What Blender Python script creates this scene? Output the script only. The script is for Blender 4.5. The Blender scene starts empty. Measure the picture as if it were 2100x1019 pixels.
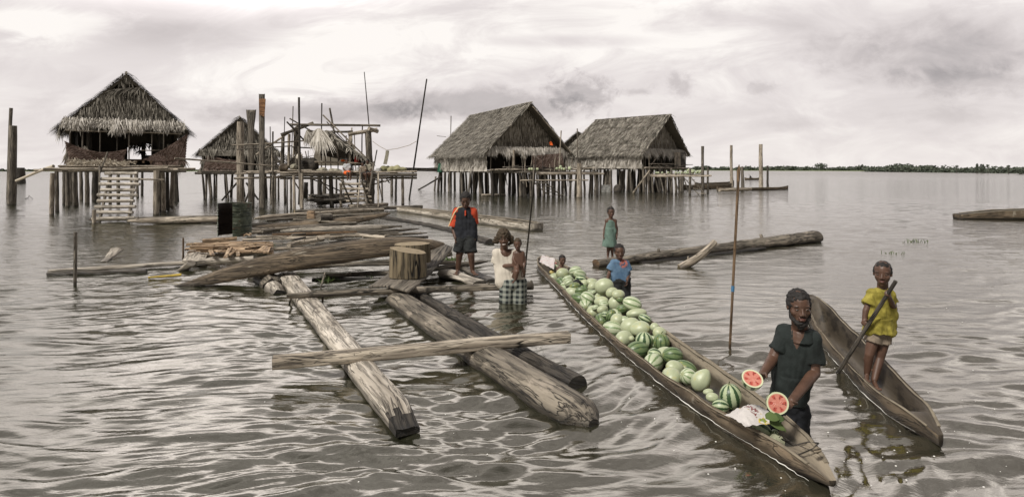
import bpy, math, random
import numpy as np
from mathutils import Vector, Matrix, noise
random.seed(7); rng = np.random.default_rng(7)
sc = bpy.context.scene
COL = sc.collection

# ------------------------------------------------------------------ camera
F, H, CX, HY = 1250.0, 1.7, 1050.0, 347.0     # focal length in photo pixels, eye height, optical axis, horizon row
cam = bpy.data.cameras.new("camera"); cam_o = bpy.data.objects.new("camera", cam); COL.objects.link(cam_o)
cam.sensor_width = 36; cam.lens = 36 * F / 2100; cam.shift_y = -(509.5 - HY) / 2100
cam.clip_start = .1; cam.clip_end = 20000
cam_o.location = (0, 0, H); cam_o.rotation_euler = (math.radians(90), 0, 0)
sc.camera = cam_o
sc.view_settings.view_transform = 'Standard'; sc.view_settings.look = 'None'
sc.view_settings.exposure = 0.52; sc.view_settings.gamma = 1.0
sc.cycles.max_bounces = 6
SUN_EL, SUN_AZ = 50.0, -136.0                  # azimuth measured from +Y (view direction), negative = to the left

# ------------------------------------------------------------------ tiny node language
class S:
    """a node socket with arithmetic"""
    T = None
    def __init__(s, v): s.v = v
    def op(s, o, b=None, c=None, clamp=False):
        n = S.T.nodes.new('ShaderNodeMath'); n.operation = o; n.use_clamp = clamp
        for i, x in enumerate((s, b, c)):
            if x is None: continue
            if isinstance(x, S): S.T.links.new(x.v, n.inputs[i])
            else: n.inputs[i].default_value = x
        return S(n.outputs[0])
    def __add__(s, b): return s.op('ADD', b)
    __radd__ = __add__
    def __mul__(s, b): return s.op('MULTIPLY', b)
    __rmul__ = __mul__
    def __sub__(s, b): return s.op('SUBTRACT', b)
    def __rsub__(s, b): return (s * -1.0) + b
    def __truediv__(s, b): return s.op('DIVIDE', b)
    def clamp(s): return s.op('ADD', 0.0, clamp=True)
def setin(inp, x):
    if isinstance(x, S): S.T.links.new(x.v, inp)
    elif x is not None: inp.default_value = x
def comb(x, y, z):
    n = S.T.nodes.new('ShaderNodeCombineXYZ')
    for i, a in enumerate((x, y, z)): setin(n.inputs[i], a)
    return S(n.outputs[0])
def sep(v):
    n = S.T.nodes.new('ShaderNodeSeparateXYZ'); setin(n.inputs[0], v); return [S(n.outputs[i]) for i in range(3)]
def vmath(o, a, b):
    n = S.T.nodes.new('ShaderNodeVectorMath'); n.operation = o; setin(n.inputs[0], a); setin(n.inputs[1], b); return S(n.outputs[0])
def nz(vec, scale=1., detail=4., rough=.55, dist=0.):
    n = S.T.nodes.new('ShaderNodeTexNoise'); setin(n.inputs['Vector'], vec)
    n.inputs['Scale'].default_value = scale; n.inputs['Detail'].default_value = detail
    n.inputs['Roughness'].default_value = rough; n.inputs['Distortion'].default_value = dist
    return S(n.outputs[0])
def sstep(x, a, b):
    n = S.T.nodes.new('ShaderNodeMapRange'); n.interpolation_type = 'SMOOTHSTEP'; setin(n.inputs[0], x)
    n.inputs[1].default_value = a; n.inputs[2].default_value = b; n.inputs[3].default_value = 0; n.inputs[4].default_value = 1
    return S(n.outputs[0])
def mixc(f, a, b, mode='MIX'):
    n = S.T.nodes.new('ShaderNodeMix'); n.data_type = 'RGBA'; n.blend_type = mode; setin(n.inputs[0], f)
    for i, x in ((6, a), (7, b)):
        if isinstance(x, S): S.T.links.new(x.v, n.inputs[i])
        else: n.inputs[i].default_value = (*x[:3], 1)
    return S(n.outputs[2])
def ramp(f, stops):
    n = S.T.nodes.new('ShaderNodeValToRGB'); setin(n.inputs[0], f); e = n.color_ramp.elements
    while len(e) < len(stops): e.new(.5)
    for k, (p, c) in zip(e, stops): k.position = p; k.color = (*c[:3], 1) if hasattr(c, '__len__') else (c, c, c, 1)
    return S(n.outputs[0])
def out(node, i=0): return S(node.outputs[i])

# ------------------------------------------------------------------ sky: overcast cloud deck over a Nishita sky
w = bpy.data.worlds.new("World"); sc.world = w; w.use_nodes = True
S.T = w.node_tree; S.T.nodes.clear()
tc = S.T.nodes.new('ShaderNodeTexCoord')
dx, dy, dz = sep(out(tc, 0))
ay = dy.op('ABSOLUTE').op('MAXIMUM', .33)
u = dx / ay; v = dz.op('ABSOLUTE') / ay
U = u * 1250. + 1050.; V = 347. - v * 1250.             # direction expressed in degrees-like units
cl = comb(u * 1.6, v * 5.5, dy.op('SIGN'))
n1 = nz(cl, 1.3, 7, .55, .4)
n2 = nz(comb(u * 3.2 - v * 1.2, v * 8.5, 3.), 1.8, 8, .62, .9)
n3 = nz(comb(u * 9, v * 13, 7.), 1.6, 8, .62, .3)
n5_ = nz(comb(u * 22, v * 26, 17.), 1.8, 8, .62, .4)
n4 = nz(comb(u * 2.4, v * 2.2, 11.), 1.0, 3, .5)
def blob(cx, cy, rx, ry, a=.9, soft=.5, nn=None):
    nn = nn or n3
    ex = (U - cx) / rx; ey = (V - cy) / ry
    d = (ex * ex + ey * ey).op('SQRT')
    return sstep((1.0 - d) + (nn - .5) * (a * 2), 0., soft)
lum = .85 + (n1 - .5) * .30 + (n2 - .5) * .42
lum = lum + blob(690, 95, 330, 130, .7, 1.0, n2) * .17 + blob(520, 170, 260, 60, .7, .9, n2) * .14
lum = lum + blob(100, 55, 190, 45, .8, .8, n2) * .20 + blob(1290, 60, 420, 150, .6, 1., n2) * .13
lum = lum - blob(330, 60, 330, 95, .7, 1., n2) * .16 - blob(150, 170, 330, 60, .5, 1.1, n2) * .05
lum = lum + sstep(V, 180., 340.) * .03
hz = sstep(V, 150., 345.) 
cloud = blob(640, 232, 330, 34, .8, .7) * .22 + blob(1000, 215, 250, 44, .8, .6) * .24 + blob(1185, 195, 85, 50, 1., .7, n5_) * .24
cloud = cloud + blob(1390, 172, 52, 32, 1.2, 1., n5_) * .19 + blob(1568, 180, 50, 17, 1.2, 1., n5_) * .15 + blob(1305, 190, 38, 10, 1.1, .9, n5_) * .16
cloud = cloud + blob(1960, 110, 340, 110, .6, 1.1) * .27 + blob(1990, 168, 230, 40, .7, .7) * .14 + blob(1720, 105, 130, 40, .9, .9) * .10
cloud = cloud + blob(1640, 255, 150, 22, .8, .8) * .10 + blob(1940, 240, 150, 25, .8, .8) * .09 + blob(1180, 85, 240, 18, .9, .8, n2) * .10
lum = lum - cloud * (1.25 - n3 * .3)
lum = lum + (n4 - .5) * .5 * sstep(v, .26, .5)
cc = ramp(lum, [(.18, (.12, .115, .118)), (.45, (.285, .262, .262)), (.66, (.44, .402, .396)), (.84, (.56, .518, .508)), (1., (.71, .675, .645))])
sky = S.T.nodes.new('ShaderNodeTexSky'); sky.sky_type = 'NISHITA'; sky.sun_disc = False
sky.sun_elevation = math.radians(SUN_EL); sky.sun_rotation = math.radians(SUN_AZ)
skyc = vmath('SCALE', out(sky), None); skyc.v.node.inputs['Scale'].default_value = .07
col = mixc(.97, skyc, cc)
bg = S.T.nodes.new('ShaderNodeBackground'); setin(bg.inputs[0], col); gx_, gy_ = (U - 480.) / 620., (V + 130.) / 210.; glare = (1.0 - sstep((gx_ * gx_ + gy_ * gy_).op('SQRT'), .25, 1.0)) * (.55 + n2 * .8)
setin(bg.inputs[1], (1.0 + glare * 1.1 + sstep(v, .26, .36) * (.62 + sstep(n4, .38, .66) * .6)) * (1.0 - sstep(v, .44, .85) * .72) * (.30 + sstep(dy, -.3, .2) * .70))  # glare added above the view for the water; sky behind camera dimmed for contrast
wo = S.T.nodes.new('ShaderNodeOutputWorld'); S.T.links.new(bg.outputs[0], wo.inputs[0])

sl = bpy.data.lights.new("sun", 'SUN'); sl.energy = 2.7; sl.angle = math.radians(14); sl.color = (1, .95, .88)
so = bpy.data.objects.new("sun", sl); COL.objects.link(so)
a, e = math.radians(SUN_AZ), math.radians(SUN_EL)
so.rotation_euler = Vector((math.sin(a) * math.cos(e), math.cos(a) * math.cos(e), math.sin(e))).to_track_quat('Z', 'Y').to_euler()

# ------------------------------------------------------------------ materials
def newmat(name):
    m = bpy.data.materials.new(name); m.use_nodes = True; S.T = m.node_tree
    b = S.T.nodes['Principled BSDF']; return m, b
def attr(name='gr'):
    n = S.T.nodes.new('ShaderNodeAttribute'); n.attribute_name = name; return S(n.outputs['Vector'])
def bump(h, strength, dist, b):
    n = S.T.nodes.new('ShaderNodeBump'); n.inputs['Strength'].default_value = strength; n.inputs['Distance'].default_value = dist
    setin(n.inputs['Height'], h); S.T.links.new(n.outputs[0], b.inputs['Normal'])
def island():
    n = S.T.nodes.new('ShaderNodeNewGeometry'); return S(n.outputs['Random Per Island']), S(n.outputs['Position'])
def wood(name, dark, light, k=1., wet=True, crack=.5, blotch=None):
    m, b = newmat(name); g = attr(); gx, gy, gz_ = sep(g)
    gv = comb(gx * (1.1 * k), gy * (16 * k), gz_ * (16 * k))
    a = nz(gv, 1., 6, .6, .6); c = nz(comb(gx * 2.2 * k, gy * 34 * k, gz_ * 34 * k), 1., 4, .6)
    big = nz(comb(gx * 1.2, gy * 3, gz_ * 3), 1., 4, .6)
    f = (a - .5) * 1.5 + (big - .5) * 1.3 + .5
    col = ramp(f, [(.0, dark), (.45, [(x * .55 + y * .45) for x, y in zip(dark, light)]), (.85, light)])
    cr = sstep(c, .38, .48)
    col = mixc((1. - cr) * crack, col, [x * .25 for x in dark])
    ln = nz(comb(gx * 1.1 * k + 5., gy * 11 * k, gz_ * 11 * k), 1., 3, .6, .9); fis = (ln - .5).op('ABSOLUTE'); brk = sstep(nz(comb(gx * 1.3, gy * 6, gz_ * 6 + 3.), 1., 3), .42, .52)
    col = mixc((1. - sstep(fis, .004, .022)) * brk * min(1., crack * 1.5), col, [x * .12 for x in dark])
    if blotch:
        bl = sstep(nz(comb(gx * 2.0, gy * 7, gz_ * 7), 1., 5, .65), blotch[1], blotch[1] + .06)
        col = mixc(bl * blotch[2], col, blotch[0])
    if wet:
        isl, pos = island(); px, py, pz = sep(pos)
        wn = nz(pos, 6., 3)
        wf = 1. - sstep(pz + (wn - .5) * .08, .015, .075)
        col = mixc(wf * .72, col, [x * .22 for x in dark])
        setin(b.inputs['Roughness'], .82 - wf * .35)
    else: b.inputs['Roughness'].default_value = .82
    setin(b.inputs['Base Color'], col)
    bump(a * .6 + c * .5 + cr * .5 + sstep(fis, .0, .03) * .8, .9, .014, b)
    return m
M = {}
M['pale'] = wood('wood_pale', (.17, .135, .10), (.62, .545, .44), crack=.65)
M['palelog'] = wood('wood_bleached', (.25, .215, .17), (.72, .66, .57), crack=.5, blotch=((.05, .04, .03), .60, .6))
M['grey'] = wood('wood_grey', (.06, .052, .042), (.27, .235, .19), crack=.6)
M['barkgrey'] = wood('wood_bark', (.04, .033, .025), (.27, .235, .185), crack=.6, blotch=((.36, .31, .25), .56, .7))
M['dark'] = wood('wood_dark', (.018, .016, .013), (.10, .085, .068), crack=.6)
M['brown'] = wood('wood_brown', (.05, .03, .017), (.24, .155, .085), crack=.4)
M['orange'] = wood('wood_orange', (.12, .05, .02), (.36, .19, .09), crack=.5, wet=False)
M['hull'] = wood('hull_wood', (.032, .024, .016), (.26, .20, .135), k=.8, crack=.5, blotch=((.42, .38, .31), .60, .55))
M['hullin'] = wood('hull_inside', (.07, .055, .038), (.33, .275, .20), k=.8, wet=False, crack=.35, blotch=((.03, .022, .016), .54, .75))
M['split'] = wood('split_wood', (.22, .13, .07), (.60, .45, .30), k=1.4, wet=False, crack=.6)
M['bole'] = wood('bole_side', (.022, .016, .009), (.30, .24, .15), k=.55, wet=False, crack=.7)
M['net'] = None
def thatch(name, stops, rough=.85, var=.35):
    m, b = newmat(name); r, pos = island()
    n = nz(pos, 1.1, 4, .6); col = ramp(r * .62 + n * .5 - .06, stops)
    setin(b.inputs['Base Color'], col); b.inputs['Roughness'].default_value = rough
    b.inputs['Specular IOR Level'].default_value = .25
    return m
M['thatch'] = thatch('thatch', [(.1, (.028, .025, .02)), (.36, (.115, .104, .086)), (.6, (.29, .268, .228)), (.95, (.62, .58, .50))])
M['thatch_pale'] = thatch('thatch_pale', [(.1, (.12, .105, .09)), (.35, (.40, .37, .32)), (.7, (.66, .62, .56)), (.95, (.78, .75, .70))])
M['thatch_dark'] = thatch('thatch_dark', [(.1, (.03, .026, .02)), (.5, (.09, .078, .06)), (.95, (.27, .24, .19))])
M['mat'] = thatch('palm_mat', [(.1, (.03, .02, .015)), (.45, (.14, .095, .075)), (.7, (.26, .19, .16)), (.95, (.46, .38, .33))])
M['thatch_mid'] = thatch('thatch_mid', [(.1, (.05, .043, .034)), (.38, (.19, .168, .135)), (.62, (.40, .36, .30)), (.95, (.68, .63, .55))])
M['fibre'] = thatch('fibre', [(.1, (.34, .29, .22)), (.5, (.52, .46, .37)), (.95, (.62, .57, .48))])
M['moss'] = thatch('moss', [(.1, (.12, .12, .06)), (.5, (.25, .24, .13)), (.95, (.38, .36, .22))])
M['leafg'] = thatch('leaf_green', [(.1, (.03, .05, .02)), (.5, (.07, .11, .035)), (.95, (.16, .2, .07))])
def plain(name, c, rough=.7, var=.25, scale=8., bs=0., spec=None, c2=None):
    m, b = newmat(name)
    t = S.T.nodes.new('ShaderNodeTexCoord'); n = nz(out(t, 3), scale, 5, .6)
    setin(b.inputs['Base Color'], mixc(sstep(n, .3, .7), [x * (1 - var) for x in c], c2 or [min(1, x * (1 + var)) for x in c]))
    b.inputs['Roughness'].default_value = rough
    if spec is not None: b.inputs['Specular IOR Level'].default_value = spec
    if bs: bump(n, bs, .02, b)
    return m
M['skin'] = plain('skin', (.098, .052, .034), .5, .18, 14)
M['skin_light'] = plain('skin_lighter', (.105, .055, .036), .45, .18, 14)
M['hair'] = plain('hair', (.012, .010, .009), .75, .4, 60)
M['hairbrown'] = plain('hair_brown', (.05, .034, .018), .8, .4, 60)
M['eye'] = plain('eye_white', (.24, .21, .19), .3, .05)
M['iris'] = plain('iris', (.008, .006, .005), .2, .1)
M['lip'] = plain('lip', (.13, .055, .045), .4, .1)
M['teeth'] = plain('teeth', (.75, .72, .66), .3, .05)
def cloth(name, c, var=.3, scale=9., rough=.9, c2=None):
    m, b = newmat(name); t = S.T.nodes.new('ShaderNodeTexCoord'); oc = out(t, 3)
    n = nz(oc, scale, 5, .6); n2 = nz(oc, 26., 4, .6, 1.)
    setin(b.inputs['Base Color'], mixc(sstep(n, .25, .75), [x * (1 - var) for x in c], c2 or [min(1, x * (1 + var)) for x in c]))
    b.inputs['Roughness'].default_value = rough; bump(n2 * .5 + n, .35, .02, b); return m
M['polo_green'] = cloth('shirt_dark_green', (.010, .015, .014), .35)
M['trouser'] = cloth('trousers_black', (.012, .014, .018), .4)
M['yellow'] = cloth('shirt_yellow', (.25, .21, .015), .4, 11, c2=(.36, .31, .06))
M['khaki'] = cloth('shorts_khaki', (.20, .16, .12), .25)
M['navy'] = cloth('shirt_navy', (.014, .016, .022), .3)
M['red'] = cloth('sleeve_red', (.50, .06, .02), .2)
M['cream'] = cloth('piping_cream', (.70, .55, .32), .1)
M['white_shirt'] = cloth('shirt_white', (.60, .55, .47), .12)
M['dress'] = cloth('dress_green', (.11, .17, .14), .3)
M['blackshort'] = cloth('shorts_black', (.016, .018, .018), .4)
M['rag'] = cloth('rag', (.28, .26, .20), .3)
M['orangecloth'] = cloth('orange_cloth', (.75, .13, .02), .2)
M['greycloth'] = cloth('shirt_grey', (.42, .43, .44), .15)
M['pink'] = cloth('cloth_pink', (.42, .17, .15), .3)
M['tarp'] = cloth('tarp_green', (.02, .12, .07), .3)
M['bluetape'] = plain('tape_blue', (.05, .16, .30), .5)
M['redplastic'] = plain('plastic_red', (.42, .035, .02), .35, .15)
M['whiteplastic'] = plain('plastic_white', (.55, .55, .54), .4, .1)
M['tin'] = plain('tin', (.22, .22, .21), .5, .5, 5)
M['rope'] = plain('rope', (.30, .26, .20), .9)
M['yellowpole'] = plain('yellow_reed', (.50, .36, .06), .7, .3)
M['foam'] = plain('foam', (.75, .74, .70), .5, .05)
# blue t-shirt with a faded print
m, b = newmat('shirt_blue'); t = S.T.nodes.new('ShaderNodeTexCoord'); oc = out(t, 3); ox, oy, oz = sep(oc)
ex, ez = (ox - .035) / .062, (oz - .465) / .075
d = (ex * ex + ez * ez).op('SQRT'); pn = nz(oc, 42., 4, .6)
base = mixc(sstep(nz(oc, 9., 5), .3, .7), (.055, .115, .20), (.12, .20, .30))
msk = (1. - sstep(d + (pn - .5) * .8, .75, 1.0)) * (1. - sstep(oy, -.02, .02))
base = mixc(msk * sstep(pn, .42, .5), base, (.40, .13, .10)); base = mixc(msk * (1. - sstep(pn, .36, .42)), base, (.04, .045, .09))
setin(b.inputs['Base Color'], base); b.inputs['Roughness'].default_value = .9; M['blue'] = m
# plaid
m, b = newmat('plaid'); t = S.T.nodes.new('ShaderNodeTexCoord'); ox, oy, oz = sep(out(t, 3))
sx = sstep(((ox + oy * .4) * 95.).op('SINE'), -.15, .15); sz = sstep((oz * 95.).op('SINE'), -.15, .15)
base = mixc(sx * .55, (.30, .31, .27), (.055, .085, .08)); base = mixc(sz * .55, base, (.05, .075, .07)); base = mixc(sx * sz, base, (.012, .016, .018))
setin(b.inputs['Base Color'], base); b.inputs['Roughness'].default_value = .85; M['plaid'] = m
# melons: unit-sphere object space, stalk axis = X
def melon_mat(name, base, base2, stripe=None, n=9, width=.0, yellow=0.):
    m, b = newmat(name); t = S.T.nodes.new('ShaderNodeTexCoord'); oc = out(t, 3); ox, oy, oz = sep(oc)
    oi = S.T.nodes.new('ShaderNodeObjectInfo'); rnd = S(oi.outputs['Random'])
    vv = comb(ox + rnd * 13., oy, oz); f = nz(vv, 2.2, 4, .6); fine = nz(vv, 16., 4, .65)
    col = mixc((f * .7 + fine * .5).op('SUBTRACT', .1), base, base2)
    if stripe:
        ang = oz.op('ARCTAN2', oy); wob = (nz(comb(ox * 3. + rnd * 9., oy * 3, oz * 3), 2.4, 4, .7) - .5) * 2.6
        s = (ang * float(n) + wob).op('SINE'); col = mixc(sstep(s + (fine - .5) * 1.1, width, width + .45), col, stripe)
    col = mixc(sstep(nz(vv, 5., 5, .7), .60, .70) * .35, col, (.28, .27, .16))
    if yellow: col = mixc(sstep(f + rnd * .1, .62, .72) * yellow, col, (.48, .42, .12))
    col = mixc(sstep(ox.op('ABSOLUTE'), .93, 1.) * .6, col, (.30, .32, .14))
    setin(b.inputs['Base Color'], col); b.inputs['Roughness'].default_value = .38; bump(fine, .12, .01, b); return m
M['mP'] = melon_mat('melon_pale', (.29, .34, .19), (.56, .60, .42), yellow=.4)
M['mL'] = melon_mat('melon_light_striped', (.40, .46, .29), (.58, .62, .45), (.17, .25, .11), 8, .35)
M['mS'] = melon_mat('melon_striped', (.34, .42, .24), (.52, .58, .38), (.04, .085, .035), 8, -.1)
M['mD'] = melon_mat('melon_dark', (.09, .145, .06), (.20, .27, .125), (.05, .09, .035), 10, .3, yellow=.35)
M['mY'] = melon_mat('melon_yellow', (.40, .30, .08), (.55, .46, .20))
# cut melon face: gr = position in the disc (x, y) with radius 1
m, b = newmat('melon_flesh'); g = attr(); gx, gy, gz_ = sep(g); rr = (gx * gx + gy * gy).op('SQRT')
an = gy.op('ARCTAN2', gx); seedv = nz(comb(gx, gy, gz_), 7.5, 2, .5); n5 = nz(comb(gx, gy, gz_), 3.5, 4)
flesh = mixc(n5, (.52, .13, .09), (.66, .32, .25))
lob = sstep((an * 6. + n5 * 3.).op('SINE'), .0, .7) * sstep(rr, .3, .5) * (1. - sstep(rr, .72, .82))
flesh = mixc(lob * .7, flesh, (.42, .03, .02)); flesh = mixc(lob * sstep(seedv, .54, .60), flesh, (.03, .012, .01))
flesh = mixc(sstep(rr, .80, .90), flesh, (.62, .66, .44)); setin(b.inputs['Base Color'], flesh); b.inputs['Roughness'].default_value = .35; M['flesh'] = m
# sack print
m, b = newmat('sack'); t = S.T.nodes.new('ShaderNodeTexCoord'); oc = out(t, 3); ox, oy, oz = sep(oc)
base = mixc(nz(oc, 12., 4), (.48, .45, .44), (.66, .63, .60))
band = (1. - sstep((ox + oy * .35 + .01).op('ABSOLUTE'), .02, .035)); pn = nz(oc, 55., 3, .6); pc = nz(oc, 14., 2)
base = mixc(band * sstep(pn, .5, .54), base, mixc(sstep(pc, .45, .55), (.16, .03, .03), (.55, .42, .05))); base = mixc(band * sstep(pc, .6, .63) * .8, base, (.12, .2, .03))
setin(b.inputs['Base Color'], base); b.inputs['Roughness'].default_value = .7; bump(nz(oc, 18., 4, .6, 1.), .5, .02, b); M['sack'] = m
m, b = newmat('sack_red_print'); t = S.T.nodes.new('ShaderNodeTexCoord'); oc = out(t, 3)
setin(b.inputs['Base Color'], mixc(sstep(nz(oc, 16., 4, .7, 1.5), .56, .6) * .7, (.62, .58, .56), (.45, .10, .08))); M['sack2'] = m
# corrugated drum
m, b = newmat('drum'); g = attr(); gx, gy, gz_ = sep(g); n6 = nz(comb(gx * 6, gy * 6, gz_ * 1.2), 1.5, 6, .65)
base = mixc(sstep(n6, .35, .6), (.03, .04, .03), (.11, .13, .09)); base = mixc(sstep(nz(g, 5., 5, .7), .55, .68), base, (.10, .045, .025))
base = mixc(sstep(nz(comb(gx * 9, gy * 9, gz_ * 2.), 1., 4), .62, .66) * .7, base, (.36, .38, .33))
setin(b.inputs['Base Color'], base); b.inputs['Roughness'].default_value = .6; b.inputs['Metallic'].default_value = .2; M['drum'] = m
m, b = newmat('drum_inside'); g = attr(); gx, gy, gz_ = sep(g); n6 = nz(comb(gx * 6, gy * 6, gz_), 1.5, 6, .65)
setin(b.inputs['Base Color'], mixc(n6, (.008, .006, .005), (.035, .022, .015))); b.inputs['Roughness'].default_value = .8; M['drumin'] = m
# cut wood with rings
m, b = newmat('cut_wood'); g = attr(); gx, gy, gz_ = sep(g); rr = (gx * gx + gy * gy).op('SQRT'); n6 = nz(g, 2., 5)
base = mixc((rr * 60. + n6 * 6.).op('SINE') * .25 + .5, (.20, .155, .095), (.34, .27, .17)); base = mixc(sstep(nz(g, 9., 5, .7), .58, .7) * .6, base, (.14, .10, .06))
setin(b.inputs['Base Color'], base); b.inputs['Roughness'].default_value = .8; M['cut'] = m
# vegetation far off
M['far_tree'] = thatch('far_foliage', [(.1, (.06, .075, .058)), (.5, (.09, .105, .08)), (.95, (.13, .15, .11))])  # paled to grey-green: distance haze is put into the colour
M['far_grass'] = thatch('far_grass', [(.1, (.07, .10, .03)), (.5, (.12, .16, .05)), (.95, (.20, .22, .09))])

# water
m, b = newmat('water'); geo = S.T.nodes.new('ShaderNodeNewGeometry'); pos = S(geo.outputs['Position']); px, py, pz = sep(pos)
nb = nz(comb(px, py, 0.), .35, 3)
silt = mixc(nb, (.012, .014, .007), (.026, .028, .015))
right = sstep(px * .55 + 1.6 - py * .02, 0., 3.)
setin(b.inputs['Base Color'], mixc(right, silt, (.034, .032, .022)))
b.inputs['IOR'].default_value = 3.5; b.inputs['Specular Tint'].default_value = (.99, .952, .865, 1)
cd = (px * px + py * py).op('SQRT')
setin(b.inputs['Roughness'], .03 + sstep(cd, 14., 60.) * .05 + sstep(cd, 60., 260.) * .12)
b1 = nz(comb(px * 3.2, py * 7.5, 0.), 1.2, 5, .6, .4); b2 = nz(comb(px * .9, py * 2.4, 4.), 1.3, 4, .55, .3); b3 = nz(comb(px * .7, py * .8, 9.), 1.2, 4, .6)
hh = b1 * (.07 + sstep(cd, 6., 16.) * .16) + b2 * (sstep(cd, 8., 22.) * .5 + sstep(cd, 40., 90.) * .5) + b3 * sstep(cd, 50., 150.) * 1.6
bump(hh, 1., .085, b); M['water'] = m
M['mud'] = plain('river_bed', (.06, .05, .035), .95)
M['paleflesh'] = plain('pale_flesh', (.50, .52, .36), .4, .15, 20)
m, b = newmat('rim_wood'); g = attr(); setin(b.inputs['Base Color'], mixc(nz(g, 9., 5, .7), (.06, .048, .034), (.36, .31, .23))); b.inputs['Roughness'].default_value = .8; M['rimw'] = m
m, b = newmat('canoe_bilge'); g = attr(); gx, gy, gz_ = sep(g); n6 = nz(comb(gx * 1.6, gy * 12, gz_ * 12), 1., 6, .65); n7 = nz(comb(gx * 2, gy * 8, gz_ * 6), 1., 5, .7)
lowdark = 1. - sstep(gz_ + (n7 - .5) * .16, .0, .055)  # darker and smoother towards the floor
base = mixc(n6, (.10, .08, .055), (.42, .36, .27)); base = mixc(sstep(n7, .52, .60) * .75, base, (.04, .03, .022)); base = mixc(lowdark * .85, base, (.02, .016, .011))
setin(b.inputs['Base Color'], base); setin(b.inputs['Roughness'], .8 - lowdark * .4); bump(n6, .5, .01, b); M['bilge'] = m
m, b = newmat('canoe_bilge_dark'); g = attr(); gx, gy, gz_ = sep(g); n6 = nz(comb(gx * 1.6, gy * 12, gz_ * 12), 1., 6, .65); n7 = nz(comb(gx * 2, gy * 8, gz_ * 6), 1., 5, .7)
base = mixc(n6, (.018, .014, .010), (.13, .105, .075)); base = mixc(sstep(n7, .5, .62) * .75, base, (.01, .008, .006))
setin(b.inputs['Base Color'], base); setin(b.inputs['Roughness'], .55); bump(n6, .5, .01, b); M['bilgedark'] = m

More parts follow.
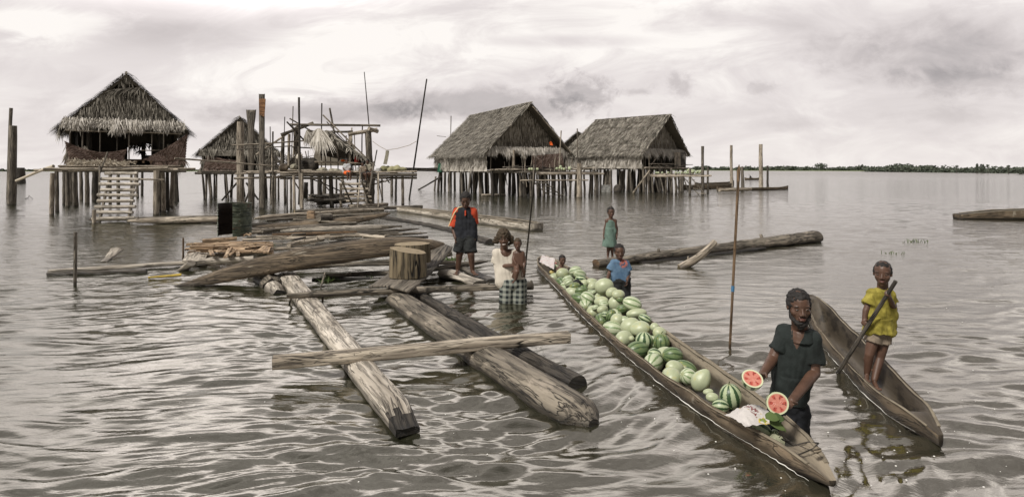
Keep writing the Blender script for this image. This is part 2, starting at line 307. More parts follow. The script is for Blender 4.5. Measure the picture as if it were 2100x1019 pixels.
# ------------------------------------------------------------------ mesh tools
ORG = {}
def P(x, y, Y): return Vector(((x - CX) * Y / F, Y, H - (y - HY) * Y / F))        # where a thing seen there stands, Y metres off
def YW(y, z=0.): return F * (H - z) / (y - HY)
def W(x, y, z=0.): Y = YW(y, z); return Vector(((x - CX) * Y / F, Y, z))
def V3(*a): return Vector(a)
def tag(o, label=None, cat=None, group=None, kind=None):
    if label: o['label'] = label
    if cat: o['category'] = cat
    if group: o['group'] = group
    if kind: o['kind'] = kind
    return o
def thing(name, label, cat, loc, group=None):
    o = bpy.data.objects.new(name, None); COL.objects.link(o); o.location = loc; o.empty_display_size = .1
    ORG[o] = Vector(loc); return tag(o, label, cat, group)
class MB:
    def __init__(s, X=None): s.v = []; s.f = []; s.g = []; s.mi = []; s.X = X; s.m = 0
    def add(s, vs, fs, gs=None):
        n = len(s.v)
        if s.X is not None: vs = [s.X @ Vector(p) for p in vs]
        s.v += [tuple(p) for p in vs]; s.g += [tuple(q) for q in (gs or vs)]
        s.f += [tuple(i + n for i in f) for f in fs]; s.mi += [s.m] * len(fs)
    def tube(s, pts, rad, seg=10, sx=1., sz=1., rough=.08, caps=True, up=(0, 0, 1), noisef=3., capmi=None):
        """a limb along pts; sx / sz flatten the section sideways / upwards"""
        pts = [Vector(p) for p in pts]; n = len(pts)
        if not hasattr(rad, '__len__'): rad = [rad] * n
        off = rng.random(3) * 50; L = 0.; rings = []; gs = []
        for i, p in enumerate(pts):
            t = (pts[min(i + 1, n - 1)] - pts[max(i - 1, 0)]).normalized()
            upv = Vector(up)
            if abs(t.dot(upv)) > .93: upv = Vector((0, 1, 0))
            a = t.cross(upv).normalized(); b_ = a.cross(t)
            if i: L += (p - pts[i - 1]).length
            for k in range(seg):
                th = 2 * math.pi * k / seg; ca, sa = math.cos(th), math.sin(th)
                q = 1 + rough * 2 * noise.noise(Vector((L * noisef + off[0], ca * 1.3 + off[1], sa * 1.3 + off[2])))
                r = rad[i] * q
                rings.append(p + a * (ca * r * sx) + b_ * (sa * r * sz)); gs.append((L + off[0], ca * r * sx + off[1], sa * r * sz + off[2]))
        fs = [(i * seg + k, i * seg + (k + 1) % seg, (i + 1) * seg + (k + 1) % seg, (i + 1) * seg + k) for i in range(n - 1) for k in range(seg)]
        s.add(rings, fs, gs)
        if caps:
            for i in (0, n - 1):
                c = pts[i]; ring = rings[i * seg:(i + 1) * seg]
                g0 = [((q - c).dot(Vector((1, .1, 0))), (q - c).dot(Vector((0, 1, .6))) + (q - c).z, 0) for q in ring]
                mm = s.m
                if capmi is not None: s.m = capmi
                s.add([c] + ring, [((0, k + 1, (k + 1) % seg + 1) if i else (0, (k + 1) % seg + 1, k + 1)) for k in range(seg)], [(0, 0, 0)] + g0); s.m = mm
    def stick(s, p0, p1, r0, r1=None, bend=0., seg=8, n=6, **k):
        p0, p1 = Vector(p0), Vector(p1); r1 = r0 if r1 is None else r1
        d = p1 - p0; j = Vector(rng.normal(size=3)); j -= d.normalized() * j.dot(d.normalized()); j *= bend * d.length / 3
        ph = rng.random() * 3; pts = []
        for i in range(n + 1):
            t = i / n; pts.append(p0 + d * t + j * (math.sin(math.pi * t) + .35 * math.sin(2 * math.pi * t + ph)))
        s.tube(pts, [r0 + (r1 - r0) * i / n for i in range(n + 1)], seg, **k)
    def box(s, c, ax, ay, az, jit=0.):
        """half-axes ax ay az"""
        c, ax, ay, az = map(Vector, (c, ax, ay, az)); off = rng.random() * 40
        vs = [c + ax * i + ay * j + az * k + Vector(rng.normal(size=3)) * jit for i in (-1, 1) for j in (-1, 1) for k in (-1, 1)]
        gs = [(ax.length * i + off, ay.length * j, az.length * k) for i in (-1, 1) for j in (-1, 1) for k in (-1, 1)]
        s.add(vs, [(0, 1, 3, 2), (4, 6, 7, 5), (0, 4, 5, 1), (2, 3, 7, 6), (0, 2, 6, 4), (1, 5, 7, 3)], gs)
    def blade(s, p, d, nrm, L, wd, droop=0.):
        p, d, nrm = Vector(p), Vector(d).normalized(), Vector(nrm); sd = d.cross(nrm).normalized() * (wd / 2)
        m_ = p + d * (L * .55) + nrm * (.03 * L) - Vector((0, 0, droop * L * .3)); e_ = p + d * L - Vector((0, 0, droop * L))
        s.add([p - sd, p + sd, m_ + sd, m_ - sd, e_], [(0, 1, 2, 3), (3, 2, 4)])
    def thatch(s, a, b, c, d, rows, per_m, L, wd=.035, lift=.10, jit=.10, tilt=.12, lvl=.05):
        """leaf blades hanging down the sheet a-b (lower edge) c-d (upper edge)"""
        a, b, c, d = map(Vector, (a, b, c, d)); nrm = (b - a).cross(d - a).normalized()
        for r in range(rows):
            t = (r + .45) / rows; p0 = a.lerp(d, t); p1 = b.lerp(c, t); wid = (p1 - p0).length
            dn = (a.lerp(b, .5) - d.lerp(c, .5)).normalized(); sd = (p1 - p0).normalized()
            hop = rng.normal() * .25
            for i in range(int(wid * per_m * 1.8)):
                x = (i + rng.random()) / max(1, int(wid * per_m * 1.8)); rowj = rng.normal() * .25 * .6 + .35 * math.sin(x * 9 + r * 2.3 + hop * 9)
                q = p0.lerp(p1, x) + dn * (rowj * jit) + nrm * (lvl * rng.random())
                dd = dn + sd * rng.normal() * tilt + nrm * (lift * (rng.random() + .15))
                s.blade(q, dd, nrm, L * (.5 + .8 * rng.random()), wd * .6 * (.5 + 1.1 * rng.random()), .03)
    def fringe(s, p0, p1, n, L, wd=.04, spread=.35, outv=(0, -1, 0), outa=.35, droop=.15, zj=.04):
        p0, p1, o_ = Vector(p0), Vector(p1), Vector(outv)
        sd = (p1 - p0).normalized()
        for i in range(int(n * 1.7)):
            q = p0.lerp(p1, rng.random()) + Vector((0, 0, rng.normal() * zj)); cl = math.sin(q.dot(sd) * 7.) * .3
            L_ = L * (.75 + .9 * noise.noise(q * 1.7)); dd = Vector((0, 0, -1)) + sd * (rng.normal() * spread + cl) + o_ * (outa * rng.random())
            s.blade(q, dd, o_ + Vector((0, 0, .2)), L_ * (.35 + .8 * rng.random() + .5 * rng.random() ** 4), wd * .6 * (.5 + rng.random()), droop)
    def quad(s, a, b, c, d, th, nrm=None):
        a, b, c, d = map(Vector, (a, b, c, d)); nn = ((b - a).cross(d - a)).normalized() * th
        s.add([a, b, c, d, a - nn, b - nn, c - nn, d - nn], [(0, 1, 2, 3), (7, 6, 5, 4), (0, 4, 5, 1), (1, 5, 6, 2), (2, 6, 7, 3), (3, 7, 4, 0)])
    def ball(s, c, r, rot=None, nu=14, nv=9):
        c = Vector(c); r = (r, r, r) if not hasattr(r, '__len__') else r; vs = []; fs = []
        for j in range(nv + 1):
            ph = math.pi * j / nv
            for i in range(nu):
                th = 2 * math.pi * i / nu; q = Vector((math.sin(ph) * math.cos(th) * r[0], math.sin(ph) * math.sin(th) * r[1], math.cos(ph) * r[2]))
                if rot is not None: q = rot @ q
                vs.append(c + q)
        for j in range(nv):
            for i in range(nu): fs.append((j * nu + i, (j + 1) * nu + i, (j + 1) * nu + (i + 1) % nu, j * nu + (i + 1) % nu))
        s.add(vs, fs)
    def build(s, name, mat, parent=None, smooth=False, label=None, cat=None, group=None, kind=None, org=None):
        me = bpy.data.meshes.new(name); o = bpy.data.objects.new(name, me); COL.objects.link(o)
        A = np.array(s.v, dtype=float).reshape(-1, 3)
        if parent is not None:
            og = ORG[parent]; o.parent = parent; ORG[o] = og.copy()
        else:
            og = Vector(org) if org is not None else Vector(((A[:, 0].min() + A[:, 0].max()) / 2, (A[:, 1].min() + A[:, 1].max()) / 2, A[:, 2].min()))
            o.location = og; ORG[o] = og.copy()
        A = A - np.array(og)
        me.from_pydata(A.tolist(), [], s.f); at = me.attributes.new('gr', 'FLOAT_VECTOR', 'POINT')
        at.data.foreach_set('vector', np.array(s.g, dtype=np.float32).ravel())
        for mt in (mat if isinstance(mat, (list, tuple)) else [mat]): me.materials.append(M[mt])
        me.polygons.foreach_set('material_index', s.mi)
        if smooth: me.polygons.foreach_set('use_smooth', [True] * len(me.polygons))
        me.update(); return tag(o, label, cat, group, kind)

def smoothed(mb_prims, name, mat, parent, vox, it=3, nzamp=0., nzf=30., label=None, org=None, top=None, nfun=None):
    """merge overlapping closed shapes into ONE continuous skin"""
    me = bpy.data.meshes.new('t'); me.from_pydata(mb_prims.v, [], mb_prims.f); me.update()
    o = bpy.data.objects.new('t', me); COL.objects.link(o)
    r = o.modifiers.new('r', 'REMESH'); r.mode = 'VOXEL'; r.voxel_size = vox; r.adaptivity = 0
    if it: q = o.modifiers.new('s', 'SMOOTH'); q.factor = .5; q.iterations = it
    dg = bpy.context.evaluated_depsgraph_get(); dg.update()
    me2 = bpy.data.meshes.new_from_object(o.evaluated_get(dg)); bpy.data.objects.remove(o); bpy.data.meshes.remove(me)
    n = len(me2.vertices); A = np.empty(n * 3); me2.vertices.foreach_get('co', A); A = A.reshape(-1, 3)
    if nzamp or nfun:
        N = np.empty(n * 3); me2.vertices.foreach_get('normal', N); N = N.reshape(-1, 3)
        if nfun: A = A + N * nfun(A)[:, None]
        else:
            h_ = np.array([noise.noise(Vector(p) * nzf) for p in A]); A = A + N * (h_ * nzamp)[:, None]
    og = ORG[parent] if parent is not None else Vector(org)
    me2.vertices.foreach_set('co', (A - np.array(og)).ravel()); me2.materials.clear(); me2.materials.append(M[mat])
    me2.polygons.foreach_set('use_smooth', [True] * len(me2.polygons)); me2.update(); me2.name = name
    o = bpy.data.objects.new(name, me2); COL.objects.link(o)
    if parent is not None: o.parent = parent
    else: o.location = og
    ORG[o] = og.copy()
    if label: o['label'] = label
    return o

# ------------------------------------------------------------------ dugout canoes: stations (X, Y, half width, rim z)
def resample(st, n):
    st = np.array(st, float); d = np.r_[0, np.cumsum(np.hypot(*np.diff(st[:, :2], axis=0).T))]
    t = np.linspace(0, d[-1], n); return np.array([np.interp(t, d, st[:, k]) for k in range(st.shape[1])]).T
def smooth_cols(A, k=5):
    B = A.copy()
    for _ in range(k): B[1:-1] = (B[:-2] + 2 * B[1:-1] + B[2:]) / 4
    return B
CANOES = []
def dugout(name, label, st, th=.032, keel=-.16, floor=.03, n=70, solid0=0, solid1=0, group=None, mats=('hull', 'hullin'), cut=True):
    A = smooth_cols(resample(st, n)); root = thing(name, label, 'canoe', (A[n // 2, 0], A[n // 2, 1], 0), group)
    ou, inn = MB(), MB(); K = 14; Lc = 0; ro = []; go = []; ri = []
    for i in range(n):
        x, y, hw, zr = A[i, :4]; kz = A[i, 4] if A.shape[1] > 4 else keel
        t = A[min(i + 1, n - 1), :2] - A[max(i - 1, 0), :2]; t /= np.linalg.norm(t); p = Vector((t[1], -t[0], 0))
        if i: Lc += math.hypot(*(A[i, :2] - A[i - 1, :2]))
        wob = 1 + .05 * noise.noise(Vector((Lc * 1.7, 3, 1)))
        zj = zr + .012 * noise.noise(Vector((Lc * 3.1, 0, 5)))
        inside = solid0 <= Lc <= A_len(A) - solid1
        for k in range(K + 1):
            a_ = math.pi * k / K; c_ = math.cos(a_); s_ = math.sin(a_)
            off = hw * wob * (abs(c_) ** .62) * (1 if c_ >= 0 else -1); zz = zj - (zj - kz) * (s_ ** .75)
            q = Vector((x, y, 0)) + p * off; q.z = zz + .006 * noise.noise(Vector((Lc * 4, k, 2))); ro.append(q); go.append((Lc, off * 1., zz + k * .12))
        for k in range(K + 1):
            a_ = math.pi * k / K; c_ = math.cos(a_); s_ = math.sin(a_); w2 = max(hw * wob - th, hw * .45)
            fl = floor if inside else zj - .012
            e0 = min(1, max(0, (Lc - solid0) / .35)) if Lc < solid0 + .35 else min(1, max(0, (A_len(A) - solid1 - Lc) / .35))
            fl = (zj - .012) * (1 - e0) + floor * e0 if inside else fl
            off = w2 * (abs(c_) ** .5) * (1 if c_ >= 0 else -1); zz = zj - (zj - fl) * (s_ ** .6)
            if k in (0, K): off = hw * wob * (1 if c_ > 0 else -1); zz = zj
            q = Vector((x, y, 0)) + p * off; q.z = zz; ri.append(q)
    Q = K + 1
    def strip(rr, flip): return [((i * Q + k, i * Q + k + 1, (i + 1) * Q + k + 1, (i + 1) * Q + k) if flip else (i * Q + k, (i + 1) * Q + k, (i + 1) * Q + k + 1, i * Q + k + 1)) for i in range(n - 1) for k in range(K)]
    caps = [tuple(range(Q)), tuple(reversed(range((n - 1) * Q, n * Q)))]
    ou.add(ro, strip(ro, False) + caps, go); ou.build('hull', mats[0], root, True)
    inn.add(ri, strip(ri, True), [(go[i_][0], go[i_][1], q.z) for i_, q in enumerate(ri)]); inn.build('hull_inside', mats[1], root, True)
    for k_ in (0, K):
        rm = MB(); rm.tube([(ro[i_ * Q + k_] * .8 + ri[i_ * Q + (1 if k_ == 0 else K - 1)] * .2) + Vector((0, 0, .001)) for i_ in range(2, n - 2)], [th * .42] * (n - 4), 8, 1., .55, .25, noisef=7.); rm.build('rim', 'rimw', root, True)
    if cut: CANOES.append((A[:, :3].copy(), th))
    return root, A
def A_len(A): return float(np.sum(np.hypot(*np.diff(A[:, :2], axis=0).T)))

# ------------------------------------------------------------------ logs, poles
def lo(*a): return Vector(a)
def log(name, label, p0, p1, r0, r1=None, mat='grey', bend=.01, sx=1., sz=1., seg=14, n=None, cat='log', group=None, rough=.10, ends=None, parent=None, kind=None, taper0=0, taper1=0, knots=0):
    p0, p1 = Vector(p0), Vector(p1); r1 = r0 if r1 is None else r1; L = (p1 - p0).length; n = n or max(8, int(L / .16))
    d = p1 - p0; j = Vector((rng.normal(), rng.normal(), rng.normal() * .3)); j -= d.normalized() * j.dot(d.normalized()); j *= bend * L
    pts, rr = [], []
    for i in range(n + 1):
        t = i / n; pts.append(p0 + d * t + j * math.sin(math.pi * t)); r = r0 + (r1 - r0) * t
        if taper0 and t * L < taper0: r *= .25 + .75 * (t * L / taper0) ** .6
        if taper1 and (1 - t) * L < taper1: r *= .25 + .75 * ((1 - t) * L / taper1) ** .6
        rr.append(r)
    mb = MB(); mb.tube(pts, rr, seg, sx, sz, rough, capmi=1)
    for _ in range(knots):
        t = rng.random(); q = p0 + d * t; o_ = Vector((rng.normal() * .4, rng.normal(), abs(rng.normal()) + .3)).normalized(); R_ = r0 + (r1 - r0) * t
        mb.stick(q, q + o_ * (R_ * 1.4), R_ * .35, R_ * .22, .05, 6, 2)
    return mb.build(name, [mat, ends or mat], parent, True, label, cat if not parent else None, group, kind)
def post(mb, px, pyb, pyt, rpx, lean=0., z0=-.5, **k):
    """a stake seen at column px, in the water at row pyb, its head at row pyt"""
    Y = YW(pyb); X = (px - CX) * Y / F; zt = H - (pyt - HY) * Y / F; r = rpx * Y / F
    mb.stick((X, Y, z0), (X + lean * Y / F, Y, zt), r * 1.08, r * .9, .012, 10, 7, rough=.12, **k)
def rod(mb, x0, y0, x1, y1, Y0, Y1, rpx, r1px=None, bend=.01, **k):
    mb.stick(P(x0, y0, Y0), P(x1, y1, Y1), rpx * Y0 / F, (r1px or rpx) * Y1 / F, bend, 8, 7, **k)

# ------------------------------------------------------------------ canoes first: the water is kept out of them
main_st = [(.575, 11.0, .05, .14), (.59, 10.85, .15, .13), (.64, 10.3, .21, .115), (.86, 9.0, .265, .10), (1.12, 6.9, .29, .10), (1.31, 5.6, .285, .10),
           (1.43, 4.8, .25, .11), (1.54, 4.2, .215, .115), (1.622, 3.80, .165, .115), (1.658, 3.58, .115, .11), (1.670, 3.44, .085, .10), (1.678, 3.30, .05, .085), (1.683, 3.20, .02, .07)]
main_st = [s + (-.16,) if s[1] > 3.7 else s + ({3.58: -.09, 3.44: -.03, 3.30: .012, 3.20: .035}[s[1]],) for s in main_st]
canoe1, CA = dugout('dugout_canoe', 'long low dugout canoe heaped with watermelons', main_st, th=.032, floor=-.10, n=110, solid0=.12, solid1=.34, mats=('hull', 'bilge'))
# a rounded lug on the bow and the lashing across it
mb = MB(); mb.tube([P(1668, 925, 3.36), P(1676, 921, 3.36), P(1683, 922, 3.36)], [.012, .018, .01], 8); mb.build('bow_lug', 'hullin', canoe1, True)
mb = MB(); mb.tube([V3(1.60, 3.62, .10), V3(1.66, 3.60, .07), V3(1.74, 3.58, .10), V3(1.77, 3.52, .12), V3(1.70, 3.44, .125), V3(1.60, 3.40, .11)], .0045, 6); mb.build('lashing', 'dark', canoe1, True)
sec_st = [(3.49, 7.15, .04, .23), (3.46, 7.02, .08, .215), (3.40, 6.75, .12, .19), (3.20, 6.1, .15, .155), (2.98, 5.25, .155, .13), (2.86, 4.8, .15, .12), (2.765, 4.45, .135, .12), (2.70, 4.15, .11, .12), (2.67, 3.95, .07, .11), (2.66, 3.78, .015, .055)]
sec_st = [s + ((-.13,) if 3.96 < s[1] < 6.9 else (-.02,)) for s in sec_st]
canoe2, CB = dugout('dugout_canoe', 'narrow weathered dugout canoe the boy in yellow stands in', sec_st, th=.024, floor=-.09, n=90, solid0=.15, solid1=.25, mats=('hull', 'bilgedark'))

# ------------------------------------------------------------------ water: one sheet of real ripples, reaching the horizon
def build_water():
    r = [1.35]
    while r[-1] < 13: r.append(r[-1] * 1.0043)
    while r[-1] < 28: r.append(r[-1] * 1.0047)
    while r[-1] < 60: r.append(r[-1] * 1.0085)
    while r[-1] < 9000: r.append(r[-1] * 1.12)
    r = np.array(r); th = np.radians(np.r_[np.linspace(-180, -62, 30)[:-1], np.linspace(-62, 62, 980), np.linspace(62, 180, 30)[1:]])
    R, T = np.meshgrid(r, th, indexing='ij'); X = R * np.sin(T); Y = R * np.cos(T); Z = np.zeros_like(X)
    g = np.random.default_rng(12)
    wx = X + .35 * np.sin(Y * .9 + .6 * X + 1) + .16 * np.sin(Y * 2.3 - X * 1.1); wy = Y + .30 * np.sin(X * .8 + Y * .4) + .13 * np.sin(X * 1.9 + Y * 1.3 + 2)
    patch = .78 + .38 * np.sin(X * .55 + 1.2 * np.sin(Y * .31 + 1)) * np.sin(Y * .42 + X * .2) + .28 * np.sin(X * 1.7 + 2. * np.sin(Y * .9)) * np.sin(Y * 1.3 - X * .6 + 1.5 * np.sin(X * .8))
    calm = 1 / (1 + np.exp(-(X - .15 * Y - .2) * 1.1))           # smoother water towards the loaded canoe
    for k in range(110):
        lam = .07 * (16 ** (g.random() ** 1.1)); ang = math.radians(90 + 14 + g.normal() * 20)
        amp = .0088 * lam * (.6 + .8 * g.random()) * (math.exp(-(math.log(lam / .22) / .8) ** 2 * .5) if lam > .30 else np.maximum(math.exp(-(math.log(lam / .22) / .8) ** 2 * .5), 1.15 * (1 - calm)))
        kx, ky = 2 * math.pi / lam * math.cos(ang), 2 * math.pi / lam * math.sin(ang)
        fade = np.clip((lam * 85 - R) / (lam * 45), 0, 1)     # ripples below the grid's reach are left to the bump
        ph = kx * wx + ky * wy + g.random() * 6.28
        s = np.sin(ph); s = 1 - 2 * (.5 - .5 * s) ** .8
        att = 1 - .45 * calm if lam < .22 else 1.0
        Z += amp * s * fade * att
    Z *= patch; Z *= .42 + .44 / (1 + (R / 9.5) ** 3.2); Z *= np.clip((75 - R) / 30, 0, 1)
    for (A, th_) in CANOES:                                       # hulls displace it
        for i in range(len(A) - 1):
            a_, b_ = A[i], A[i + 1]; d = b_[:2] - a_[:2]; L2 = d @ d
            m_ = (np.abs(X - a_[0]) < .6) & (np.abs(Y - a_[1]) < .6)
            if not m_.any(): continue
            t = np.clip(((X[m_] - a_[0]) * d[0] + (Y[m_] - a_[1]) * d[1]) / L2, 0, 1)
            dist = np.hypot(X[m_] - a_[0] - t * d[0], Y[m_] - a_[1] - t * d[1]); hw = a_[2] + (b_[2] - a_[2]) * t
            zz = Z[m_]; zz[(dist < hw * .93 - .014) & (hw > .07)] = -.9; Z[m_] = zz
    nr, nt = X.shape; V = np.stack([X, Y, Z], -1).reshape(-1, 3)
    V = np.vstack([V, [[0, 0, 0]]])
    i, j = np.meshgrid(np.arange(nr - 1), np.arange(nt - 1), indexing='ij')
    q = np.stack([i * nt + j, (i + 1) * nt + j, (i + 1) * nt + j + 1, i * nt + j + 1], -1).reshape(-1, 4)[:, ::-1]
    tri = np.array([(len(V) - 1, j_ + 1, j_) for j_ in range(nt - 1)])[:, ::-1]
    me = bpy.data.meshes.new('water'); me.vertices.add(len(V)); me.vertices.foreach_set('co', V.ravel())
    li = np.r_[q.ravel(), tri.ravel()]; me.loops.add(len(li)); me.loops.foreach_set('vertex_index', li)
    np_ = len(q) + len(tri); me.polygons.add(np_); me.polygons.foreach_set('loop_start', np.r_[np.arange(len(q)) * 4, len(q) * 4 + np.arange(len(tri)) * 3])
    me.polygons.foreach_set('use_smooth', [True] * np_); me.update(calc_edges=True); me.validate()
    me.materials.append(M['water']); o = bpy.data.objects.new('water', me); COL.objects.link(o); tag(o, 'rippled silty river water reflecting the clouds', None, None, 'structure')
    return o
wat = build_water()
print('water up?', wat.data.polygons[1000].normal.z)
# river bed
mb = MB(); mb.quad((-9000, 9500, -2.2), (-9000, -9000, -2.2), (9000, -9000, -2.2), (9000, 9500, -2.2), .2); mb.build('river_bed', 'mud', kind='structure')

# ------------------------------------------------------------------ far shore
def shore(x0, x1, ya, yb, n, name):
    mb = MB(); A_ = [W(x0 + (x1 - x0) * i / n, ya + (yb - ya) * i / n) for i in range(n + 1)]
    vs = []; fs = []
    for i, p in enumerate(A_): q = p * 1.0; k = 1 + 90 / p.y; vs += [(p.x, p.y, -.3), (p.x, p.y + .4, .25 + .2 * rng.random()), (p.x * k * 1.02, p.y + 90, 1.1)]
    for i in range(n): fs += [(i * 3, i * 3 + 3, i * 3 + 4, i * 3 + 1), (i * 3 + 1, i * 3 + 4, i * 3 + 5, i * 3 + 2)]
    mb.add(vs, fs); mb.build(name, 'far_grass', kind='structure'); return A_
shore(1340, 1830, 349.6, 351.2, 60, 'shore'); shore(1812, 2500, 352.6, 360, 60, 'shore'); shore(-300, 470, 352.2, 351.6, 60, 'shore')
def crown(mb, c, rx, rz, n, s, flat=False):
    for _ in range(n):
        d = Vector(rng.normal(size=3)); d.normalize(); k = rng.random() ** .4
        p = Vector(c) + Vector((d.x * rx * k, d.y * rx * k, (abs(d.z) if flat else d.z) * rz * k))
        p += Vector((noise.noise(p * .4), 0, noise.noise(p * .4 + Vector((9, 9, 9))))) * rx * .25
        a_ = Vector(rng.normal(size=3)).normalized() * s; b_ = a_.cross(Vector(rng.normal(size=3))).normalized() * s * .7
        mb.add([p - a_ - b_, p + a_ - b_, p + a_ + b_, p - a_ + b_], [(0, 1, 2, 3)])
def tree(px, py, hpx, wpx, kind, label, trunkpx=.5):
    p = W(px, py); k = p.y / F; h = hpx * k; wd = wpx * k / 2
    root = thing('tree', label, 'tree', p, 'trees on the far shore'); mb = MB()
    mb.stick((p.x, p.y, 0), (p.x, p.y, h * .75), .45 * k * 1.4, .3 * k, .04, 6, 4); 
    for j in range(3): mb.stick((p.x, p.y, h * .5), (p.x + (j - 1) * wd * .6, p.y, h * .8), .4 * k, .2 * k, .05, 5, 3)
    mb.build('trunk', 'dark', root)
    mb = MB(); 
    if kind == 'round': crown(mb, (p.x, p.y, h * .55), wd, h * .45, 420, .9 * k, True); crown(mb, (p.x, p.y, h * .35), wd * .9, h * .28, 200, .9 * k)
    elif kind == 'thin': crown(mb, (p.x, p.y, h * .86), wd * .8, h * .14, 70, .8 * k)
    else: crown(mb, (p.x, p.y, h * .6), wd, h * .4, 240, .9 * k)
    mb.build('crown', 'far_tree', root)
tree(1683, 350.5, 15, 24, 'round', 'wide domed far tree right of the tall pair of water posts')
tree(1843, 352, 16, 30, 'round', 'leftmost big dark round tree where the green far bank begins')
tree(1862, 352, 15, 28, 'round', 'second big dark round tree on the green far bank')
tree(1893, 353, 14, 20, 'round', 'dark bushy far tree right of the two big round trees')
tree(1908, 353, 13, 18, 'round', 'smaller dark bushy far tree standing apart from the big pair')
tree(2004, 356, 21, 5, 'tall', 'narrow dark column-like far tree on the right bank')
tree(2014, 356, 20, 10, 'tall', 'pale rounded far tree beside the narrow column-like one')
tree(2026, 356, 19, 7, 'thin', 'slim far tree with small tuft crown right of the pale one')
tree(2068, 357, 18, 8, 'thin', 'slim bare-stemmed far tree near the right edge of the shore')
tree(1962, 355, 16, 7, 'thin', 'slim tufted far tree left of the column-like tree')
tree(1768, 351.5, 14, 6, 'thin', 'thin far tree with umbrella top on the distant low shore')
tree(1431, 350, 9, 20, 'round', 'low domed far tree just right of the right-hand house')
tree(2094, 358, 14, 16, 'round', 'dark bushy far tree cut by the right edge of the view')
def belt(x0, x1, ya, yb, n, hp, seed, nm):
    mb = MB()
    for _ in range(n):
        t = rng.random(); x = x0 + (x1 - x0) * t; p = W(x, ya + (yb - ya) * t); k = p.y / F
        hgt = hp * (.30 + 1.1 * abs(noise.noise(Vector((x * .045, seed, 0)))) + .8 * abs(noise.noise(Vector((x * .16, seed, 3)))) ** 1.3)
        p.y += rng.random() * 20 + 4; c = Vector((p.x, p.y, rng.random() ** .8 * hgt * k)); s_ = 1.5 * k * (.6 + rng.random() * .8)
        a_ = Vector(rng.normal(size=3)).normalized() * s_; b_ = a_.cross(Vector(rng.normal(size=3))).normalized() * s_ * .8
        mb.add([c - a_ - b_, c + a_ - b_, c + a_ + b_, c - a_ + b_], [(0, 1, 2, 3)])
    mb.build(nm, 'far_tree', kind='stuff', label='belt of low trees and scrub along the far shore')
belt(1350, 1850, 349.6, 351.2, 8000, 11, 1, 'far_woods'); belt(1812, 2300, 352.6, 358, 10000, 16, 2, 'far_woods'); belt(-200, 470, 352.2, 351.6, 3800, 5, 3, 'far_woods')

# ------------------------------------------------------------------ foreground beams and poles
def L2(x0, y0, z0, x1, y1, z1): return W(x0, y0, z0), W(x1, y1, z1)
# flat hewn beam (left)
def beam(name, label, p0, p1, w0, w1, th, mat, ends='dark', round_=.0, seed=0, n=40, chamf=0):
    """a squared, weathered beam with rounded edges, split ends"""
    p0, p1 = Vector(p0), Vector(p1); t = (p1 - p0).normalized(); a = t.cross(Vector((0, 0, 1))).normalized(); up = a.cross(t); L = (p1 - p0).length
    prof = [(-1, -.7), (-.9, -1), (.9, -1), (1, -.7), (1, .45), (.86, .86), (.5, 1.), (0, 1.05), (-.5, 1.), (-.86, .86), (-1, .45)]
    K = len(prof); vs = []; gs = []
    for i in range(n + 1):
        s_ = i / n; w_ = (w0 + (w1 - w0) * s_) / 2 * (1 + .09 * noise.noise(Vector((s_ * L * 1.7, seed, 0)))); off = .02 * noise.noise(Vector((s_ * L * .8, seed, 7)))
        for k, (x, z) in enumerate(prof):
            j = noise.noise(Vector((s_ * L * 5, k * .7, seed))) * .012
            q = p0 + t * (L * s_) + a * (x * w_ + off + j) + up * (z * th / 2 * (1 if z < 0 else 1) + j * .7)
            if chamf and s_ > 1 - chamf: cf = (s_ - 1 + chamf) / chamf; q -= up * ((z + 1) * th / 2 * .62 * cf); q -= a * (x * w_ * .12 * cf)
            if i in (0, n): q += t * ((1 if i else -1) * .03 * noise.noise(Vector((k * 1.3, seed, 2))))
            vs.append(q); gs.append((s_ * L + seed, x * w_, z * th / 2))
    mb = MB(); mb.add(vs, [(i * K + k, (i + 1) * K + k, (i + 1) * K + (k + 1) % K, i * K + (k + 1) % K) for i in range(n) for k in range(K)], gs)
    if chamf: mb.mi = [1 if (f_ // K) / n > 1 - chamf * (.55 + .9 * abs(noise.noise(Vector(((f_ % K) * 1.7, seed, 4.))))) else 0 for f_ in range(len(mb.mi))]
    mb.m = 1; mb.add(vs[:K], [tuple(range(K))], gs[:K]); mb.add(vs[-K:], [tuple(reversed(range(K)))], gs[-K:])
    return mb.build(name, [mat, ends], None, True, label, 'beam')
beam('hewn_beam', 'pale flat-topped beam running out left below the crossing plank', W(588, 566, .05), W(836, 872, .06), .27, .19, .13, 'palelog', seed=3, n=90, chamf=.045)
log('log', 'thick grey log with rotten barnacled end, right of the pale beam', W(815, 612, .03), W(1218, 868, .03), .135, .145, 'barkgrey', .012, 1.15, .8, 20, 46, rough=.06, ends='dark', taper1=.22)
log('palm_trunk', 'thin dark ringed trunk floating close behind the thick grey log', W(850, 600, .02), W(1185, 788, .015), .075, .085, 'dark', .008, 1.1, .8, 14, 40, rough=.10, ends='dark')
pl = MB(); q0, q1 = W(560, 742, .16), W(1166, 690, .17)
beam('crossing_plank', 'long split plank lying across the two big foreground logs', V3(*q0), V3(*q1), .135, .115, .095, 'pale', seed=9)
log('branch_pole', 'knotty pole crossing under the board that carries the stumps', W(588, 606, .16), W(1092, 586, .10), .036, .055, 'barkgrey', .006, n=30, rough=.2, ends='cut', cat='pole', knots=7)
for (x, y, x2, y2, lb) in ((598, 604, 592, 628, 'broken branch stub dipping in the water at the left tip of the knotty pole'), (662, 602, 660, 634, 'broken branch stub dipping in the water a little along the knotty pole'), (666, 560, 655, 600, 'short bare branch rising from the knotty pole among the weeds')):
    mb = MB(); mb.stick(W(x, y, .15), W(x2, y2, -.05) if y2 > y else W(x2, y2 - 5, .3), .016, .010, .05, 6, 4); mb.build('branch_snag', 'barkgrey', label=lb, cat='branch', smooth=True)
